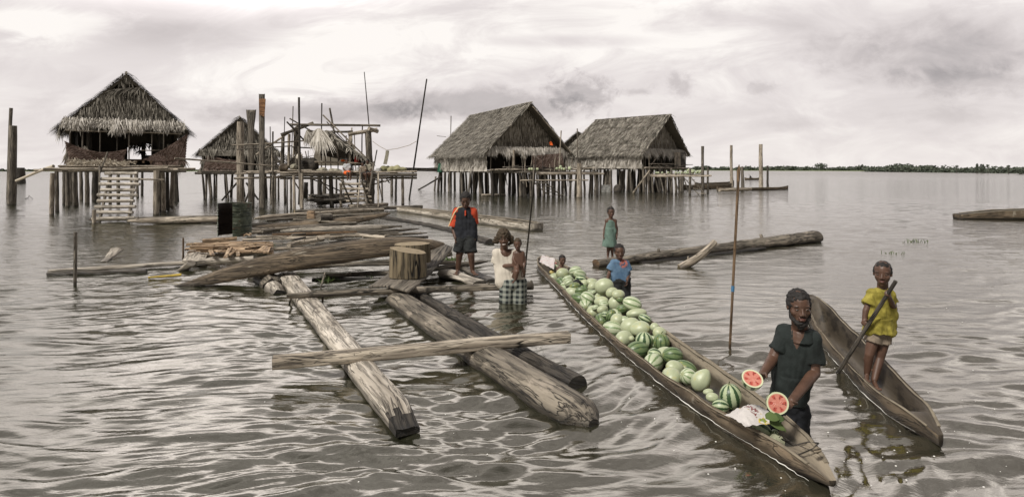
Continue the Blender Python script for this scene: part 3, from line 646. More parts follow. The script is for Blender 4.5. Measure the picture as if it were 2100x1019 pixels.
# upturned hull
def upturned(name, label, st, mat):
    """st: px, py of the keel line (top), half width m, height m, Y"""
    A = np.array([[*P(x, y, Y), hw, hh] for x, y, Y, hw, hh in st]); n = 60
    d = np.r_[0, np.cumsum(np.hypot(*np.diff(A[:, :2], axis=0).T))]; t = np.linspace(0, d[-1], n); B = np.array([np.interp(t, d, A[:, k]) for k in range(5)]).T; B = smooth_cols(B, 6)
    K = 16; vs = []; gs = []
    for i in range(n):
        tt = B[min(i + 1, n - 1), :2] - B[max(i - 1, 0), :2]; tt /= np.linalg.norm(tt); p = Vector((tt[1], -tt[0], 0))
        for k in range(K + 1):
            a_ = math.pi * k / K; c_, s_ = math.cos(a_), math.sin(a_); c_ = (abs(c_) ** .75) * (1 if c_ > 0 else -1)
            q = Vector(B[i, :3]) + p * (c_ * B[i, 3]); q.z = B[i, 2] - B[i, 4] * (1 - s_ ** .8) + .012 * noise.noise(Vector((t[i] * 2, k * .4, 1)))
            vs.append(q); gs.append((t[i], c_ * B[i, 3], q.z + k * .03))
    Q = K + 1; mb = MB(); mb.add(vs, [(i * Q + k, i * Q + k + 1, (i + 1) * Q + k + 1, (i + 1) * Q + k) for i in range(n - 1) for k in range(K)] + [tuple(range(Q)), tuple(reversed(range((n - 1) * Q, n * Q)))] +
                        [(i * Q, (i + 1) * Q, (i + 1) * Q + K, i * Q + K) for i in range(n - 1)], gs)
    return mb.build(name, mat, None, True, label, 'canoe')
upturned('upturned_canoe', 'long upturned dugout hull slanting across the raft beside the stumps',
         [(352, 588, 8.9, .02, .03), (400, 572, 8.95, .10, .10), (450, 552, 9.0, .15, .19), (520, 530, 9.1, .19, .25), (610, 510, 9.3, .22, .28), (700, 497, 9.5, .24, .29), (780, 488, 9.8, .25, .27), (850, 487, 10.2, .22, .21), (890, 491, 10.4, .18, .15), (910, 498, 10.5, .05, .06)], 'hull')
# board carrying the stumps
mb = MB(); n_, m_ = 16, 8; vs = []; gs = []
c00, c10, c11, c01 = W(757, 586, .17), W(838, 597, .19), W(928, 506, .40), W(868, 497, .36)
for i in range(n_ + 1):
    for j in range(m_ + 1):
        q = c00.lerp(c10, j / m_).lerp(c01.lerp(c11, j / m_), i / n_); q.z += .035 * math.sin(math.pi * j / m_ * 1.0) - .05 * math.sin(math.pi * i / n_)
        q += (c10 - c00).normalized() * (.03 * noise.noise(Vector((i * .9, 0, j // 4 * 3)))) if j in (0, m_) else Vector((0, 0, 0)); vs.append(q); gs.append((i * .09, j * .06, 0))
fs = [(i * (m_ + 1) + j, i * (m_ + 1) + j + 1, (i + 1) * (m_ + 1) + j + 1, (i + 1) * (m_ + 1) + j) for i in range(n_) for j in range(m_)]
mb.add(vs, fs, gs); nn = len(vs); mb.add([v - Vector((0, 0, .03)) for v in vs], [tuple(reversed(f)) for f in fs], gs)
bd = [i * (m_ + 1) for i in range(n_ + 1)] + [n_ * (m_ + 1) + j for j in range(1, m_ + 1)] + [i * (m_ + 1) + m_ for i in range(n_ - 1, -1, -1)] + [j for j in range(m_ - 1, 0, -1)]
mb.f += [(bd[k], bd[(k + 1) % len(bd)], bd[(k + 1) % len(bd)] + nn, bd[k] + nn) for k in range(len(bd))]; mb.mi += [0] * len(bd)
mb.build('board', 'grey', None, True, 'wide cracked weathered board under the two tree stumps', 'board')
def stump(label, px, pyb, pyt, rpx, zb, seed, tilt=0.):
    p = W(px, pyb, zb); k = p.y / F; r = rpx * k; h = (pyb - pyt) * k; N = 36; vs = []; gs = []; rows = 8; p.y += r * .75; p.x *= p.y / (p.y - r * .75)
    for i in range(rows + 1):
        for a in range(N):
            th = 2 * math.pi * a / N; q = 1 + .10 * noise.noise(Vector((math.cos(th) * 1.6, math.sin(th) * 1.6, seed))) + .05 * noise.noise(Vector((math.cos(th) * 5, math.sin(th) * 5, seed + i * .1)))
            rr = r * q * (1.03 - .05 * i / rows); vs.append(p + Vector((math.cos(th) * rr, math.sin(th) * rr * .95, h * i / rows + tilt * math.cos(th) * r * i / rows))); gs.append((h * i / rows + seed, th * r * 1.0, .3))
    mb = MB(); mb.add(vs, [(i * N + a, i * N + (a + 1) % N, (i + 1) * N + (a + 1) % N, (i + 1) * N + a) for i in range(rows) for a in range(N)], gs)
    mb.m = 1; top = vs[-N:]; c = sum(top, Vector()) / N; mb.add(top + [c], [(a, (a + 1) % N, N) for a in range(N)], [((v - c).x, (v - c).y, 0) for v in top] + [(0, 0, 0)])
    o = mb.build('tree_stump', ['bole', 'cut'], None, True, label, 'stump'); 
    for pl_ in o.data.polygons:
        if pl_.material_index == 1: pl_.use_smooth = False
    return o
stump('shorter sawn tree stump half hidden behind the front stump', 844, 541, 503, 37, .33, 4., .02)
stump('sawn tree stump with streaked sides at the front of the board', 837, 571, 517, 38.5, .23, 1., -.16)

# ------------------------------------------------------------------ the log raft
G_R = 'logs of the floating raft'
def rl(label, x0, y0, x1, y1, th, z0, z1, mat='grey', bend=.01, r1=None, **k):
    """raft log between two photo points (rows are those of its axis), th px thick"""
    a_, b_ = W(x0, y0, z0), W(x1, y1, z1); log('log', label, a_, b_, th * a_.y / F / 2, (r1 or th) * b_.y / F / 2, mat, bend, group=G_R, **k)
rl('farthest dark raft log, just before the ladder hut', 604, 434, 866, 424, 7, .10, .10, 'grey', ends='cut')
rl('long pale driftwood log, second from the ladder hut', 522, 448, 786, 430, 10, .12, .12, 'pale', r1=7, taper0=.5, knots=3)
rl('straight brown log behind the grey hollow hull', 546, 452, 790, 438, 7, .06, .1, 'grey')
rl('grey-brown log lying right behind the drum', 500, 462, 640, 458, 8, .10, .10, 'dark')
rl('dark slender log between hull and pale white trunk', 538, 474, 730, 458, 8, .14, .14, 'grey')
rl('big bleached whitish trunk in the middle of the raft', 575, 474, 812, 465, 13, .15, .15, 'palelog', .02, taper0=.7, taper1=.9)
rl('log with a pointed tip right of the bleached trunk', 740, 476, 860, 469, 7, .10, .06, 'grey', taper1=.8)
rl('brown log with a dark sawn end, before the bleached trunk', 558, 483, 732, 477, 8, .17, .17, 'brown', ends='dark')
rl('grey pole with peeled bright tip', 720, 483, 876, 478, 6, .12, .05, 'grey', taper1=.6, knots=3)
rl('long thin pole crossing the middle of the raft', 497, 492, 745, 483, 5, .2, .2, 'pale', knots=4)
rl('dark pole whose tip points right past the upturned hull', 745, 487, 878, 486, 5, .14, .1, 'dark')
rl('knobbly pale branch between firewood and thin pole', 592, 502, 664, 490, 10, .16, .2, 'pale', .05, knots=3)
rl('short pale forked stick lying on the upturned hull', 730, 481, 790, 487, 6, .55, .52, 'pale', .05, r1=7)
rl('thin straight pole under the upturned hull', 582, 547, 800, 542, 6, .1, .1, 'barkgrey', ends='cut', knots=5)
rl('pale branch curving in behind the front stump', 590, 553, 800, 536, 8, .05, .1, 'barkgrey', .03, knots=3)
rl('short knotty log left of the front stump', 668, 566, 800, 560, 10, .05, .05, 'barkgrey', .02, knots=4)
rl('dark log under the board, left end in the water', 640, 574, 760, 571, 7, .0, .0, 'dark')
rl('grey log reaching right from behind the stumps', 872, 554, 1000, 536, 11, .10, .05, 'barkgrey', .01, taper1=.5)
rl('slimmer log lying behind the grey one, right of the stumps', 885, 540, 932, 538, 7, .12, .1, 'pale')
rl('long half-sunken log left of the drum', 262, 453, 486, 449, 14, .10, .12, 'pale', .008, taper0=1.2, knots=2)
rl('thinner log lying behind the half-sunken one, left of the drum', 258, 449, 480, 443, 6, .13, .16, 'grey')
rl('pale log at the front edge of the firewood pile', 395, 538, 520, 530, 10, .10, .14, 'palelog', .01)
rl('weathered pole inside the firewood pile, under the split sticks', 420, 525, 540, 516, 8, .12, .12, 'pale')
rl('round dark log beneath the firewood at its right end', 480, 514, 600, 508, 9, .08, .08, 'grey')
rl('log bending under the drum', 505, 478, 600, 470, 7, .1, .1, 'pale', knots=2)
rl('bright split log before the drum', 415, 494, 486, 489, 8, .18, .2, 'split')
beam('long_plank', 'long split plank floating level left of the firewood pile', W(100, 557, .045), W(392, 538, .06), .14, .16, .06, 'palelog', seed=12, n=50)
beam('long_plank', 'darker plank edge floating just before the long split plank', W(98, 562, .015), W(300, 556, .02), .06, .07, .05, 'grey', seed=13, n=40)
log('log', 'fat rotten log end poking out from under the upturned hull', W(525, 560, .05), W(562, 592, -.03), .13, .15, 'barkgrey', .01, rough=.25, ends='dark')
log('log', 'pale stubby log sinking before the rotten log end', W(560, 592, -.01), W(572, 612, -.07), .12, .13, 'palelog', .01, rough=.25, ends='dark')
log('log', 'short pale block sloping into the water at the tip of the plank', W(392, 540, .12), W(372, 556, -.02), .10, .11, 'palelog', .01, sz=.5, rough=.1)
log('log', 'grey slab log on which the boy in the polo shirt stands', W(912, 560, .06), W(985, 582, .0), .13, .12, 'palelog', .01, 1.2, .45, 14, rough=.2)
log('log', 'second slab log beside the one under the polo boy\'s feet', W(938, 545, .02), W(1010, 578, -.01), .09, .09, 'grey', .01, 1.1, .5, 14, rough=.15)
log('log', 'dark half-sunken log curving behind the polo boy', W(785, 448, .0), W(1005, 500, .0), .10, .11, 'dark', .02, rough=.1)
log('log', 'short wood chunk at the raft edge behind the stumps', W(905, 523, .05), W(925, 515, .12), .07, .08, 'barkgrey', .02, rough=.2, ends='cut')
upturned('hollowed_hull', 'grey hollowed hull lying between the pale logs and the bleached trunk', [(498, 468, 17.4, .05, .1), (560, 458, 17.6, .2, .24), (640, 452, 17.9, .22, .25), (720, 445, 18.4, .18, .2), (780, 438, 19.0, .1, .12), (800, 436, 19.2, .03, .05)], 'hull')
# half-finished dugout beyond the raft
st = [(W(818, 433).x, W(818, 433).y, .10, .16), (W(880, 441).x, W(880, 441).y, .24, .2), (W(960, 454).x, W(960, 454).y, .26, .22), (W(1040, 464).x, W(1040, 464).y, .25, .22), (W(1100, 473).x, W(1100, 473).y, .24, .2)]
dugout('unfinished_canoe', 'roughly hewn dugout floating behind the boy in the polo shirt', st, th=.07, keel=-.1, floor=.06, n=60, solid0=.3, solid1=.1, mats=('palelog', 'grey'), cut=False)
for i_ in range(30):
    x_ = 500 + rng.random() * 260; y_ = 440 + rng.random() * 72; l_ = 40 + rng.random() * 110; a_, b_ = W(x_, y_ + 3, .10 + rng.random() * .12), W(min(x_ + l_, 850), y_ - 1 + rng.normal() * 2.5, .10 + rng.random() * .12)
    log('log', 'slim weathered pole jammed loosely between the bigger raft logs', a_, b_, (1.6 + rng.random() * 1.6) * a_.y / F, (1.2 + rng.random()) * b_.y / F, ('grey', 'dark', 'barkgrey', 'pale')[i_ % 4], .015, group='slim poles jammed in the raft', seg=8, n=10, rough=.15)
# block and box on the raft
mb = MB(); p = W(638, 449, .2); mb.box(p + V3(0, 0, .1), (.10, 0, 0), (0, .08, 0), (0, 0, .12), .01); mb.build('wood_block', 'split', label='small upright reddish wood block on the back raft logs', cat='block')
mb = MB(); mb.tube([W(653, 447, .28), W(678, 445, .28)], [.12, .11], 12, capmi=0); mb.build('wood_block', 'grey', label='short round wood block lying beside the reddish upright one', cat='block', smooth=True)
# drum
p = W(468, 486, .18); root = thing('oil_drum', 'cut-open rusty oil drum standing on the raft', 'drum', p); r_ = 33 * p.y / F; h_ = 67 * p.y / F; N = 40
mb = MB(); vs = []; gs = []; rows = 34; c = p + V3(0, r_ * .9, 0)
angs = [math.radians(287 + 294 * a / N) for a in range(N + 1)]
for i in range(rows + 1):
    zz = h_ * i / rows; fz = i / rows; rb = .018 * (math.sin(i * 2.4) if (.12 < fz < .36 or .58 < fz < .88) else 0)
    for th in angs: vs.append(c + V3(math.cos(th) * (r_ + rb), math.sin(th) * (r_ + rb), zz)); gs.append((th * .3, fz, zz))
fs = [(i * (N + 1) + a, i * (N + 1) + a + 1, (i + 1) * (N + 1) + a + 1, (i + 1) * (N + 1) + a) for i in range(rows) for a in range(N)]
# the sheet is open towards the camera-left: a dark panel shows between its lips
mb.add(vs, fs, gs); mb.build('drum_shell', 'drum', root, True)
mb = MB(); mb.add([c + (v - c) * 1 - V3((v - c).x, (v - c).y, 0) * .03 for v in vs], [tuple(reversed(f)) for f in fs], gs); mb.build('drum_inside', 'drumin', root, True)
mb = MB(); mb.tube([c + V3(math.cos(t) * r_, math.sin(t) * r_, h_) for t in angs], .010, 6); mb.build('drum_rim', 'drum', root, True)
# firewood
root = thing('firewood_pile', 'untidy pile of split orange-pale firewood left of the drum', 'firewood', W(450, 520))
mb = MB()
for i in range(70):
    x = 378 + rng.random() * 150; y = 498 + rng.random() * 20; L_ = 30 + rng.random() * 75; z = .12 + rng.random() * .16 * (1 - abs(y - 508) / 14)
    a_ = W(x, y, z); b_ = W(min(x + L_, 560), y - 2 + rng.normal() * 2.5, z + rng.normal() * .03); mb.box((a_ + b_) / 2, (b_ - a_) / 2, (0, .012 + rng.random() * .02, .004), (0, -.003, .006 + rng.random() * .012), .006)
mb.build('split_stick', 'split', root, kind='stuff')
mb = MB()
for (x, y, x2, y2, w_) in ((390, 535, 407, 505, .12), (405, 533, 422, 508, .11), (425, 531, 442, 529, .09)):
    a_, b_ = W(x, y, .12), W(x2, y2, .14); d_ = (b_ - a_) / 2; mb.box((a_ + b_) / 2, d_, d_.cross(V3(0, 0, 1)).normalized() * w_, (0, 0, .015), .004)
mb.build('flat_board', 'palelog', root)
mb = MB()
for (x, y, x2, y2, w_) in ((462, 528, 472, 508, .03), (470, 524, 484, 512, .02), (487, 516, 488, 524, .025), (432, 514, 436, 524, .03), (533, 514, 545, 505, .05), (545, 518, 552, 507, .05), (500, 484, 512, 474, .012), (498, 478, 514, 482, .012), (503, 472, 516, 480, .012), (440, 512, 450, 516, .03)):
    mb = MB(); a_, b_ = W(x, y, .22), W(x2, y2, .26); d_ = (b_ - a_) / 2; mb.box((a_ + b_) / 2, d_, d_.cross(V3(0, 0, 1)).normalized() * w_, (0, 0, .01), .004); mb.build('wood_chip', 'split', root)
# yellow reed, standing stakes
mb = MB(); mb.stick(W(304, 569, .02), W(372, 563, .04), .016, .02, .01, 8, 5); mb.build('reed_pole', 'yellowpole', smooth=True, label='yellow reed floating at the tip of the upturned hull', cat='reed')
def stake(label, px, pyb, pyt, rpx, mat='grey', lean=0., name='stake', **k):
    mb = MB(); post(mb, px, pyb, pyt, rpx, lean, **k); return mb.build(name, mat, None, True, label, 'stake')
stake('thin upright stake standing in the water far left of the firewood', 153, 583, 476, 3.2, 'grey', 2)
stake('short brown stake beside the firewood pile', 376, 533, 488, 2.0, 'brown')
# floating board bottom-left
log('driftwood', 'white weathered driftwood piece poking up out of the water on the left', W(212, 538, -.02), W(240, 512, .12), .05, .11, 'palelog', .01, 1., .45, 12, rough=.2, ends='pale', cat='driftwood')
mb = MB(); mb.stick(W(52, 407, .04), W(60, 401, .12), .02, .015, .1, 6, 3); mb.stick(W(60, 401, .12), W(68, 407, .0), .015, .012, .1, 6, 3); mb.build('branch', 'dark', smooth=True, label='small bent twig sticking out of the water at far left', cat='branch')
# left snag posts
mb = MB(); post(mb, 23, 420, 258, 7.5, 4); mb.build('snag_post', 'grey', None, True, 'broad split grey trunk standing in the water at the far left', 'post')
mb = MB(); post(mb, 17, 408, 222, 3.4, 6); mb.build('snag_post', 'grey', None, True, 'tall thin splintered trunk behind the broad far-left one', 'post')
mb = MB(); post(mb, 40, 376, 344, 10, 0); mb.build('stump_post', 'dark', None, True, 'short dark stump in the water right of the far-left trunks', 'post')
# log with the girl
log('log', 'long cracked log in open water that the girl in green stands on', W(1222, 541, .05), W(1672, 486, .10), .085, .17, 'barkgrey', .012, 1.1, .85, 16, 50, rough=.09, ends='brown', knots=4)
log('log', 'flat sunken slab floating along the near side of the girl\'s log', W(1310, 540, -.01), W(1560, 509, .01), .08, .10, 'dark', .02, 1.3, .5, 12, 30, rough=.2)
log('fork_branch', 'pale stripped branch leaning over the girl\'s log into the water', W(1394, 550, -.02), W(1466, 496, .42), .075, .055, 'pale', .05, ends='cut', knots=2, rough=.1)
# right-hand far canoe cut by frame
st = [(W(1962, 449).x, W(1962, 449).y, .20, .16), (W(2030, 449).x + .2, W(2030, 449).y, .3, .30), (W(2150, 449).x, W(2150, 449).y - .2, .34, .38), (W(2300, 448).x, W(2300, 448).y, .3, .38)]
dugout('unfinished_canoe', 'dark blunt-ended dugout at the right edge of the view', st, th=.06, keel=-.06, floor=.2, n=50, solid0=.4, solid1=.4, mats=('hull', 'dark'), cut=False)
log('log', 'thin log lying behind the dark dugout at the right edge', W(1985, 440, .04), W(2260, 433, .25), .05, .14, 'dark', .01)
# plants on the water
def sprig(label, px, py, n, hpx, spread=14, mat='leafg'):
    p = W(px, py); k = p.y / F; mb = MB()
    for _ in range(n):
        q = p + V3(rng.normal() * spread * k * .5, rng.normal() * .06, -.01); mb.blade(q, (rng.normal() * .6, rng.normal() * .3, 1), (0, -1, 0), hpx * k * (.4 + rng.random()), 1.1 * k, .15)
    mb.build('water_grass', mat, None, False, label, 'water grass')
sprig('sparse tuft of water grass, upper of the two in open water at right', 1878, 496, 26, 9, 26); sprig('thin tuft of water grass nearer than the other one in open water', 1836, 519, 16, 7, 22)
sprig('green weeds growing among the raft logs left of the stumps', 665, 575, 40, 13, 22); sprig('bright weed tuft behind the stumps\' board', 925, 533, 60, 9, 16); sprig('pale weed tuft beside the board edge', 760, 568, 24, 8, 10); sprig('green weeds in the gap right of the firewood', 548, 502, 40, 7, 12)
# paddle pole in the water
root = thing('pole_paddle', 'tall brown pole with leaf-shaped head standing alone in the water', 'pole', W(1497, 712))
mb = MB(); Yp = YW(712); p0, p1 = W(1496.5, 716, -.02), P(1514, 372, Yp + .1); mb.stick(p0, p1, .0125, .0135, .004, 10, 12, rough=.03); mb.build('shaft', 'brown', root, True)
mb = MB(); d_ = (p1 - p0).normalized(); mb.tube([p1 - d_ * .02, p1 + d_ * .01, p1 + d_ * .04, p1 + d_ * .09, p1 + d_ * .14, p1 + d_ * .165], [.013, .016, .0155, .017, .011, .002], 10, 1., .7, .03); mb.build('leaf_head', 'brown', root, True)
mb = MB(); q = p0.lerp(p1, .34); mb.tube([q, q + d_ * .055], .0158, 12, rough=.01); mb.build('blue_tape', 'bluetape', root, True)
# thin pole by the woman
mb = MB(); mb.stick(W(1072, 600, -.3), P(1098, 345, 8.2), .016, .010, .006, 8, 8, rough=.04); mb.build('fishing_pole', 'dark', None, True, 'thin dark pole standing upright right behind the woman and baby', 'pole')

# ------------------------------------------------------------------ stilt houses
def frame_at(x, y, yaw): return Matrix.Translation((x, y, 0)) @ Matrix.Rotation(yaw, 4, 'Z')
class House:
    def __init__(s, name, label, x, y, yaw, w, l, zf, ze, zr, oh=.5, ohf=.5, ohb=.4, hip=1.2, dens=26, wall_h=.9):
        s.X = frame_at(x, y, yaw); s.r = thing(name, label, 'house', (x, y, 0)); s.w, s.l, s.zf, s.ze, s.zr = w, l, zf, ze, zr
        s.oh, s.ohf, s.ohb, s.hip, s.dens = oh, ohf, ohb, hip, dens
    def mb(s): return MB(s.X)
    def slope(s, rows=13, L=.42, wd=.04, sides=(-1, 1)):
        m = s.mb(); th = s.mb(); W_ = s.w / 2 + s.oh; y0, y1 = -s.ohf, s.l + s.ohb; zlow = s.ze - s.oh * .55
        for sd in sides:
            A, B, C_, D = V3(sd * W_, y0 + .25, zlow), V3(sd * W_, y1, zlow), V3(0, y1 - s.hip, s.zr), V3(0, y0, s.zr)
            if sd < 0: A, B, C_, D = B, A, D, C_
            # A->B must run so the normal points outwards
            m.quad(A, B, C_, D, .09)
            th.thatch(A, B, C_, D, rows, s.dens, L, wd, lift=.17, jit=.2, tilt=.17, lvl=.09)
            e0, e1 = (A, B); th.fringe(e0, e1, int((e1 - e0).length * s.dens * 1.3), .28, .045, .25, (sd, 0, 0), .5, .1)
            # raked edge at the gable
            k0, k1 = (B, C_) if sd < 0 else (A, D)
            for i in range(int(60 * (k1 - k0).length / 4)):
                q = k0.lerp(k1, rng.random()); th.blade(q + V3(0, 0, .05), (k0 - k1).normalized() + V3(0, -.35 * rng.random(), 0) + V3(rng.normal() * .1, 0, rng.normal() * .1), (0, 0, 1), .35 * (.5 + rng.random()), .05, .1)
        bk = V3(0, y1 - s.hip, s.zr); m.add([V3(-W_, y1, zlow), V3(W_, y1, zlow), bk], [(0, 2, 1)]); 
        o = m.build('roof', 'thatch_dark', s.r); th.build('thatch', 'thatch', o)
        rc = s.mb()
        n = int((y1 - s.hip - y0) * 34)
        for i in range(n):
            q = V3(rng.normal() * .05, y0 + (y1 - s.hip - y0) * rng.random(), s.zr + .07 + rng.random() * .06); sdn = rng.choice([-1, 1])
            rc.blade(q, (sdn * .9, rng.normal() * .5, -.45), (sdn * .4, 0, 1), .42 * (.5 + rng.random()), .05, .2)
        rc.stick((0, y0 - .1, s.zr + .06), (0, y1 - s.hip, s.zr + .05), .05, .05, .003); rc.build('ridge_cap', 'thatch', s.r)
        return o
    def gable(s, y=-.1, mat='thatch', rows=9, dens=30, t0=0., t1=1., L=.45, slab=True, back=False, inset=.04, wd=.045):
        WDT = wd; m = s.mb(); W_ = s.w / 2 + s.oh * .35; zb = s.ze - .05; H_ = s.zr - zb
        if slab: m.add([V3(-W_ * (1 - t0), y + .05, zb + H_ * t0), V3(W_ * (1 - t0), y + .05, zb + H_ * t0), V3(W_ * (1 - t1), y + .05, zb + H_ * t1), V3(-W_ * (1 - t1), y + .05, zb + H_ * t1)], [(0, 1, 2, 3), (3, 2, 1, 0)])
        for r in range(rows):
            t = t0 + (t1 - t0) * (r + .6) / rows; wd = max(.02, W_ * (1 - t) - inset); z = zb + H_ * t
            for i in range(int(2 * wd * dens)):
                x = (rng.random() * 2 - 1) * wd; m.blade((x, y - .02 - .05 * rng.random(), z + rng.normal() * .05 + .05 * math.sin(x * 2 + r)), (rng.normal() * .14, -.12 * rng.random(), -1), (0, -1, 0), L * (.5 + .7 * rng.random()), WDT * (.5 + rng.random()), .02)
        return m.build('gable_wall', mat, s.r)
    def posts(s, xs, ys, r=.075, z1=None, jit=.12, skip=.0):
        for x in xs:
            for y in ys:
                if rng.random() < skip: continue
                m = s.mb(); dx, dy = rng.normal() * jit, rng.normal() * jit
                m.stick((x + dx, y + dy, -.6), (x + dx * .6 + rng.normal() * .12, y + dy * .6, z1 or s.zf), r * (.6 + .8 * rng.random()), r * (.6 + .5 * rng.random()), .04, 9, 6, rough=.2); m.build('stilt', 'grey' if rng.random() < .6 else 'dark', s.r, True)
    def floor(s, x0, x1, y0, y1, z, mat='pale', n=None, r=.035, along='x'):
        m = s.mb()
        if along == 'x':
            n = n or int((y1 - y0) / .09)
            for i in range(n): y = y0 + (y1 - y0) * (i + .5) / n; m.stick((x0 + rng.normal() * .12, y, z + rng.normal() * .008), (x1 + rng.normal() * .12, y + rng.normal() * .03, z + rng.normal() * .008), r, r * .8, .004, 6, 3)
        else:
            n = n or int((x1 - x0) / .09)
            for i in range(n): x = x0 + (x1 - x0) * (i + .5) / n; m.stick((x, y0 + rng.normal() * .1, z), (x + rng.normal() * .03, y1 + rng.normal() * .1, z), r, r * .8, .004, 6, 3)
        return m.build('deck', mat, s.r, True)
    def bearers(s, x0, x1, ys, z, r=.06, mat='grey'):
        for y in ys:
            m = s.mb(); m.stick((x0 - rng.random() * .3, y, z), (x1 + rng.random() * .3, y, z + rng.normal() * .02), r, r * .85, .006, 8, 6); m.build('bearer', mat, s.r, True)
    def hang(s, name, p0, p1, z0, z1, mat='thatch_pale', dens=40, L=.4, rows=2, out_=(0, -1, 0), wd=.045, spread=.28, outa=.35, slab=True):
        """a skirt of hanging leaves between two plan points"""
        m = s.mb(); a, b = Vector(p0), Vector(p1)
        if slab: m.add([V3(a.x, a.y, z0), V3(b.x, b.y, z0), V3(b.x, b.y, z1), V3(a.x, a.y, z1)], [(0, 1, 2, 3)])
        for r in range(rows):
            z = z1 - (z1 - z0) * r / max(rows, 1) * .85
            m.fringe((a.x, a.y, z), (b.x, b.y, z), int((b - a).length * dens), L, wd, spread, out_, outa, .12, .05)
        return m.build(name, mat, s.r)
    def studs(s, pts, z0, z1, r=.025):
        for (x, y) in pts:
            m = s.mb(); m.stick((x, y, z0), (x + rng.normal() * .03, y, z1), r, r, .01, 7, 4); m.build('stud', 'grey', s.r, True)
def mat_sheet(h, p00, p10, p11, p01, sag, name='palm_mat', fr=.25, mat='mat', n=26, m_=10):
    """woven coconut mat: crossing leaf strips, ragged lower edge"""
    a, b, c, d = map(Vector, (p00, p10, p11, p01)); mb = h.mb()
    def at(u, v): q = a.lerp(b, u).lerp(d.lerp(c, u), v); q.z -= sag * math.sin(math.pi * u) * v * .6; q.y -= .05 * math.sin(u * 9 + v * 3); return q
    for i in range(n * 3):
        for sgn in (-1, 1):
            for j in range(m_):
                u = (i + .5) / (n * 3); v = (j + rng.random() * .3) / m_; u2 = u + sgn * 1.2 / n; v2 = v + 1.15 / m_
                if 0 <= u2 <= 1 and v2 <= 1.05: p, q = at(u, v), at(u2, min(v2, 1)); mb.blade(p - V3(0, .01 * (sgn + 1), 0), q - p, (0, -1, .0), (q - p).length * 1.25, .03, 0)
    for i in range(n * 5): u = rng.random(); p = at(u, 0); mb.blade(p, (rng.normal() * .5, -.2, -1), (0, -1, 0), fr * (.4 + rng.random()), .022, .1)
    return mb.build(name, mat, h.r)
def ladder(label, p0, p1, w, n, r=.035, rr=.03, mat='pale', rails=2, group=None, ext=.12, parent=None):
    """p0 foot, p1 head (world); w = width vector"""
    p0, p1, w = Vector(p0), Vector(p1), Vector(w); root = thing('ladder', label, 'ladder', p0, group)
    for k in range(rails):
        s_ = -.5 + k / max(1, rails - 1); m = MB(); m.stick(p0 + w * s_ * .8 - (p1 - p0) * .08, p1 + w * s_ * .8 + V3(rng.normal() * .04, 0, 0), rr, rr * .9, .02, 8, 6); m.build('rail', 'grey', root, True)
    for i in range(n):
        t = (i + .3) / n; c = p0.lerp(p1, t) + V3(0, -rr, rr); m = MB(); m.stick(c - w * (.5 + ext * rng.random()) + V3(0, 0, rng.normal() * .02), c + w * (.5 + ext * rng.random()) + V3(0, 0, rng.normal() * .02), r, r * .9, .015, 9, 4); m.build('rung', mat, root, True)
    return root

# House A: the near house at left, gable to the camera
ax, ay_ = P(259, 347, 23.3).x, 23.3; yawA = -math.atan2(ax, ay_)
A_ = House('stilt_house', 'large near stilt house at left, thatched gable facing the viewer', ax, ay_, yawA, 4.05, 5.6, 1.78, 3.42, 5.28, oh=.38, ohf=.25, ohb=.3, hip=.3, dens=30)
A_.X = A_.X @ Matrix.Diagonal((.885, 1, 1, 1))
A_.slope(15, .42, .045)
A_.gable(-.12, 'thatch', 14, 60, 0., .70, .26, wd=.028); A_.gable(-.16, 'thatch', 3, 50, .86, 1.0, .30, inset=0.)
for x in (-.42, -.2, 0., .2, .4): A_.studs([(x, -.05)], 4.62, 4.98, .022)
m = A_.mb()
for i in range(46): x = -.45 + 1.0 * rng.random(); m.blade((x, -.22, 4.72 + .25 * (x + .3) * .5), (-.9 + rng.normal() * .4, -.1, -.55 + rng.normal() * .2), (0, -1, 0), .4, .035, .1)
m.build('loose_fronds', 'thatch', A_.r)
A_.hang('eave_fringe', (-2.2, -.32, 0), (2.2, -.32, 0), 3.24, 3.50, 'thatch_pale', 130, .36, 2, spread=.45, outa=.8, slab=True, wd=.05)
m = A_.mb(); m.fringe((1.85, -.3, 3.35), (2.35, .4, 3.3), 120, .62, .04, .8, (.7, -.6, 0), .9); m.fringe((-2.3, -.3, 3.2), (-2.2, .2, 3.2), 50, .55, .04, .8, (-.7, -.6, 0), .8); m.build('corner_fronds', 'thatch', A_.r)
A_.studs([(-2.0, -.1), (-1.55, -.1), (-.95, -.1), (-.35, 0), (.1, -.1), (.95, -.1), (1.4, -.1), (2.0, -.1)], 1.78, 3.3, .028)
for x in (-1.35, 1.3): m = A_.mb(); m.stick((x, .6, 1.7), (x, .6, 3.4), .11, .10, .01); m.build('main_post', 'dark', A_.r, True)
m = A_.mb(); m.stick((-2.1, -.12, 3.12), (2.1, -.12, 3.10), .03, .03, .004); m.stick((.55, -.14, 2.42), (1.5, -.14, 2.42), .02); m.build('rail', 'pale', A_.r, True)
m = A_.mb()
def rect(m, x0, x1, z0, z1, y, th=.05): m.quad((x0, y, z0), (x1, y, z0), (x1, y, z1), (x0, y, z1), th)
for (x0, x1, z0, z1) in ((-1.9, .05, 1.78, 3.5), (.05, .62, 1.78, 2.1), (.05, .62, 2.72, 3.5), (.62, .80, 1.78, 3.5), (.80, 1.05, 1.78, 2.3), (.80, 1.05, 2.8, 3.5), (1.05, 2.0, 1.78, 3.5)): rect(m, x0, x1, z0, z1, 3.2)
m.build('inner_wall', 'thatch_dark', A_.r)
m = A_.mb(); 
for sd in (-1, 1): m.quad((sd * 1.98, .5, 1.7), (sd * 1.98, 5.4, 1.7), (sd * 1.98, 5.4, 3.3), (sd * 1.98, .5, 3.3), .06)
m.build('side_wall', 'thatch_dark', A_.r)
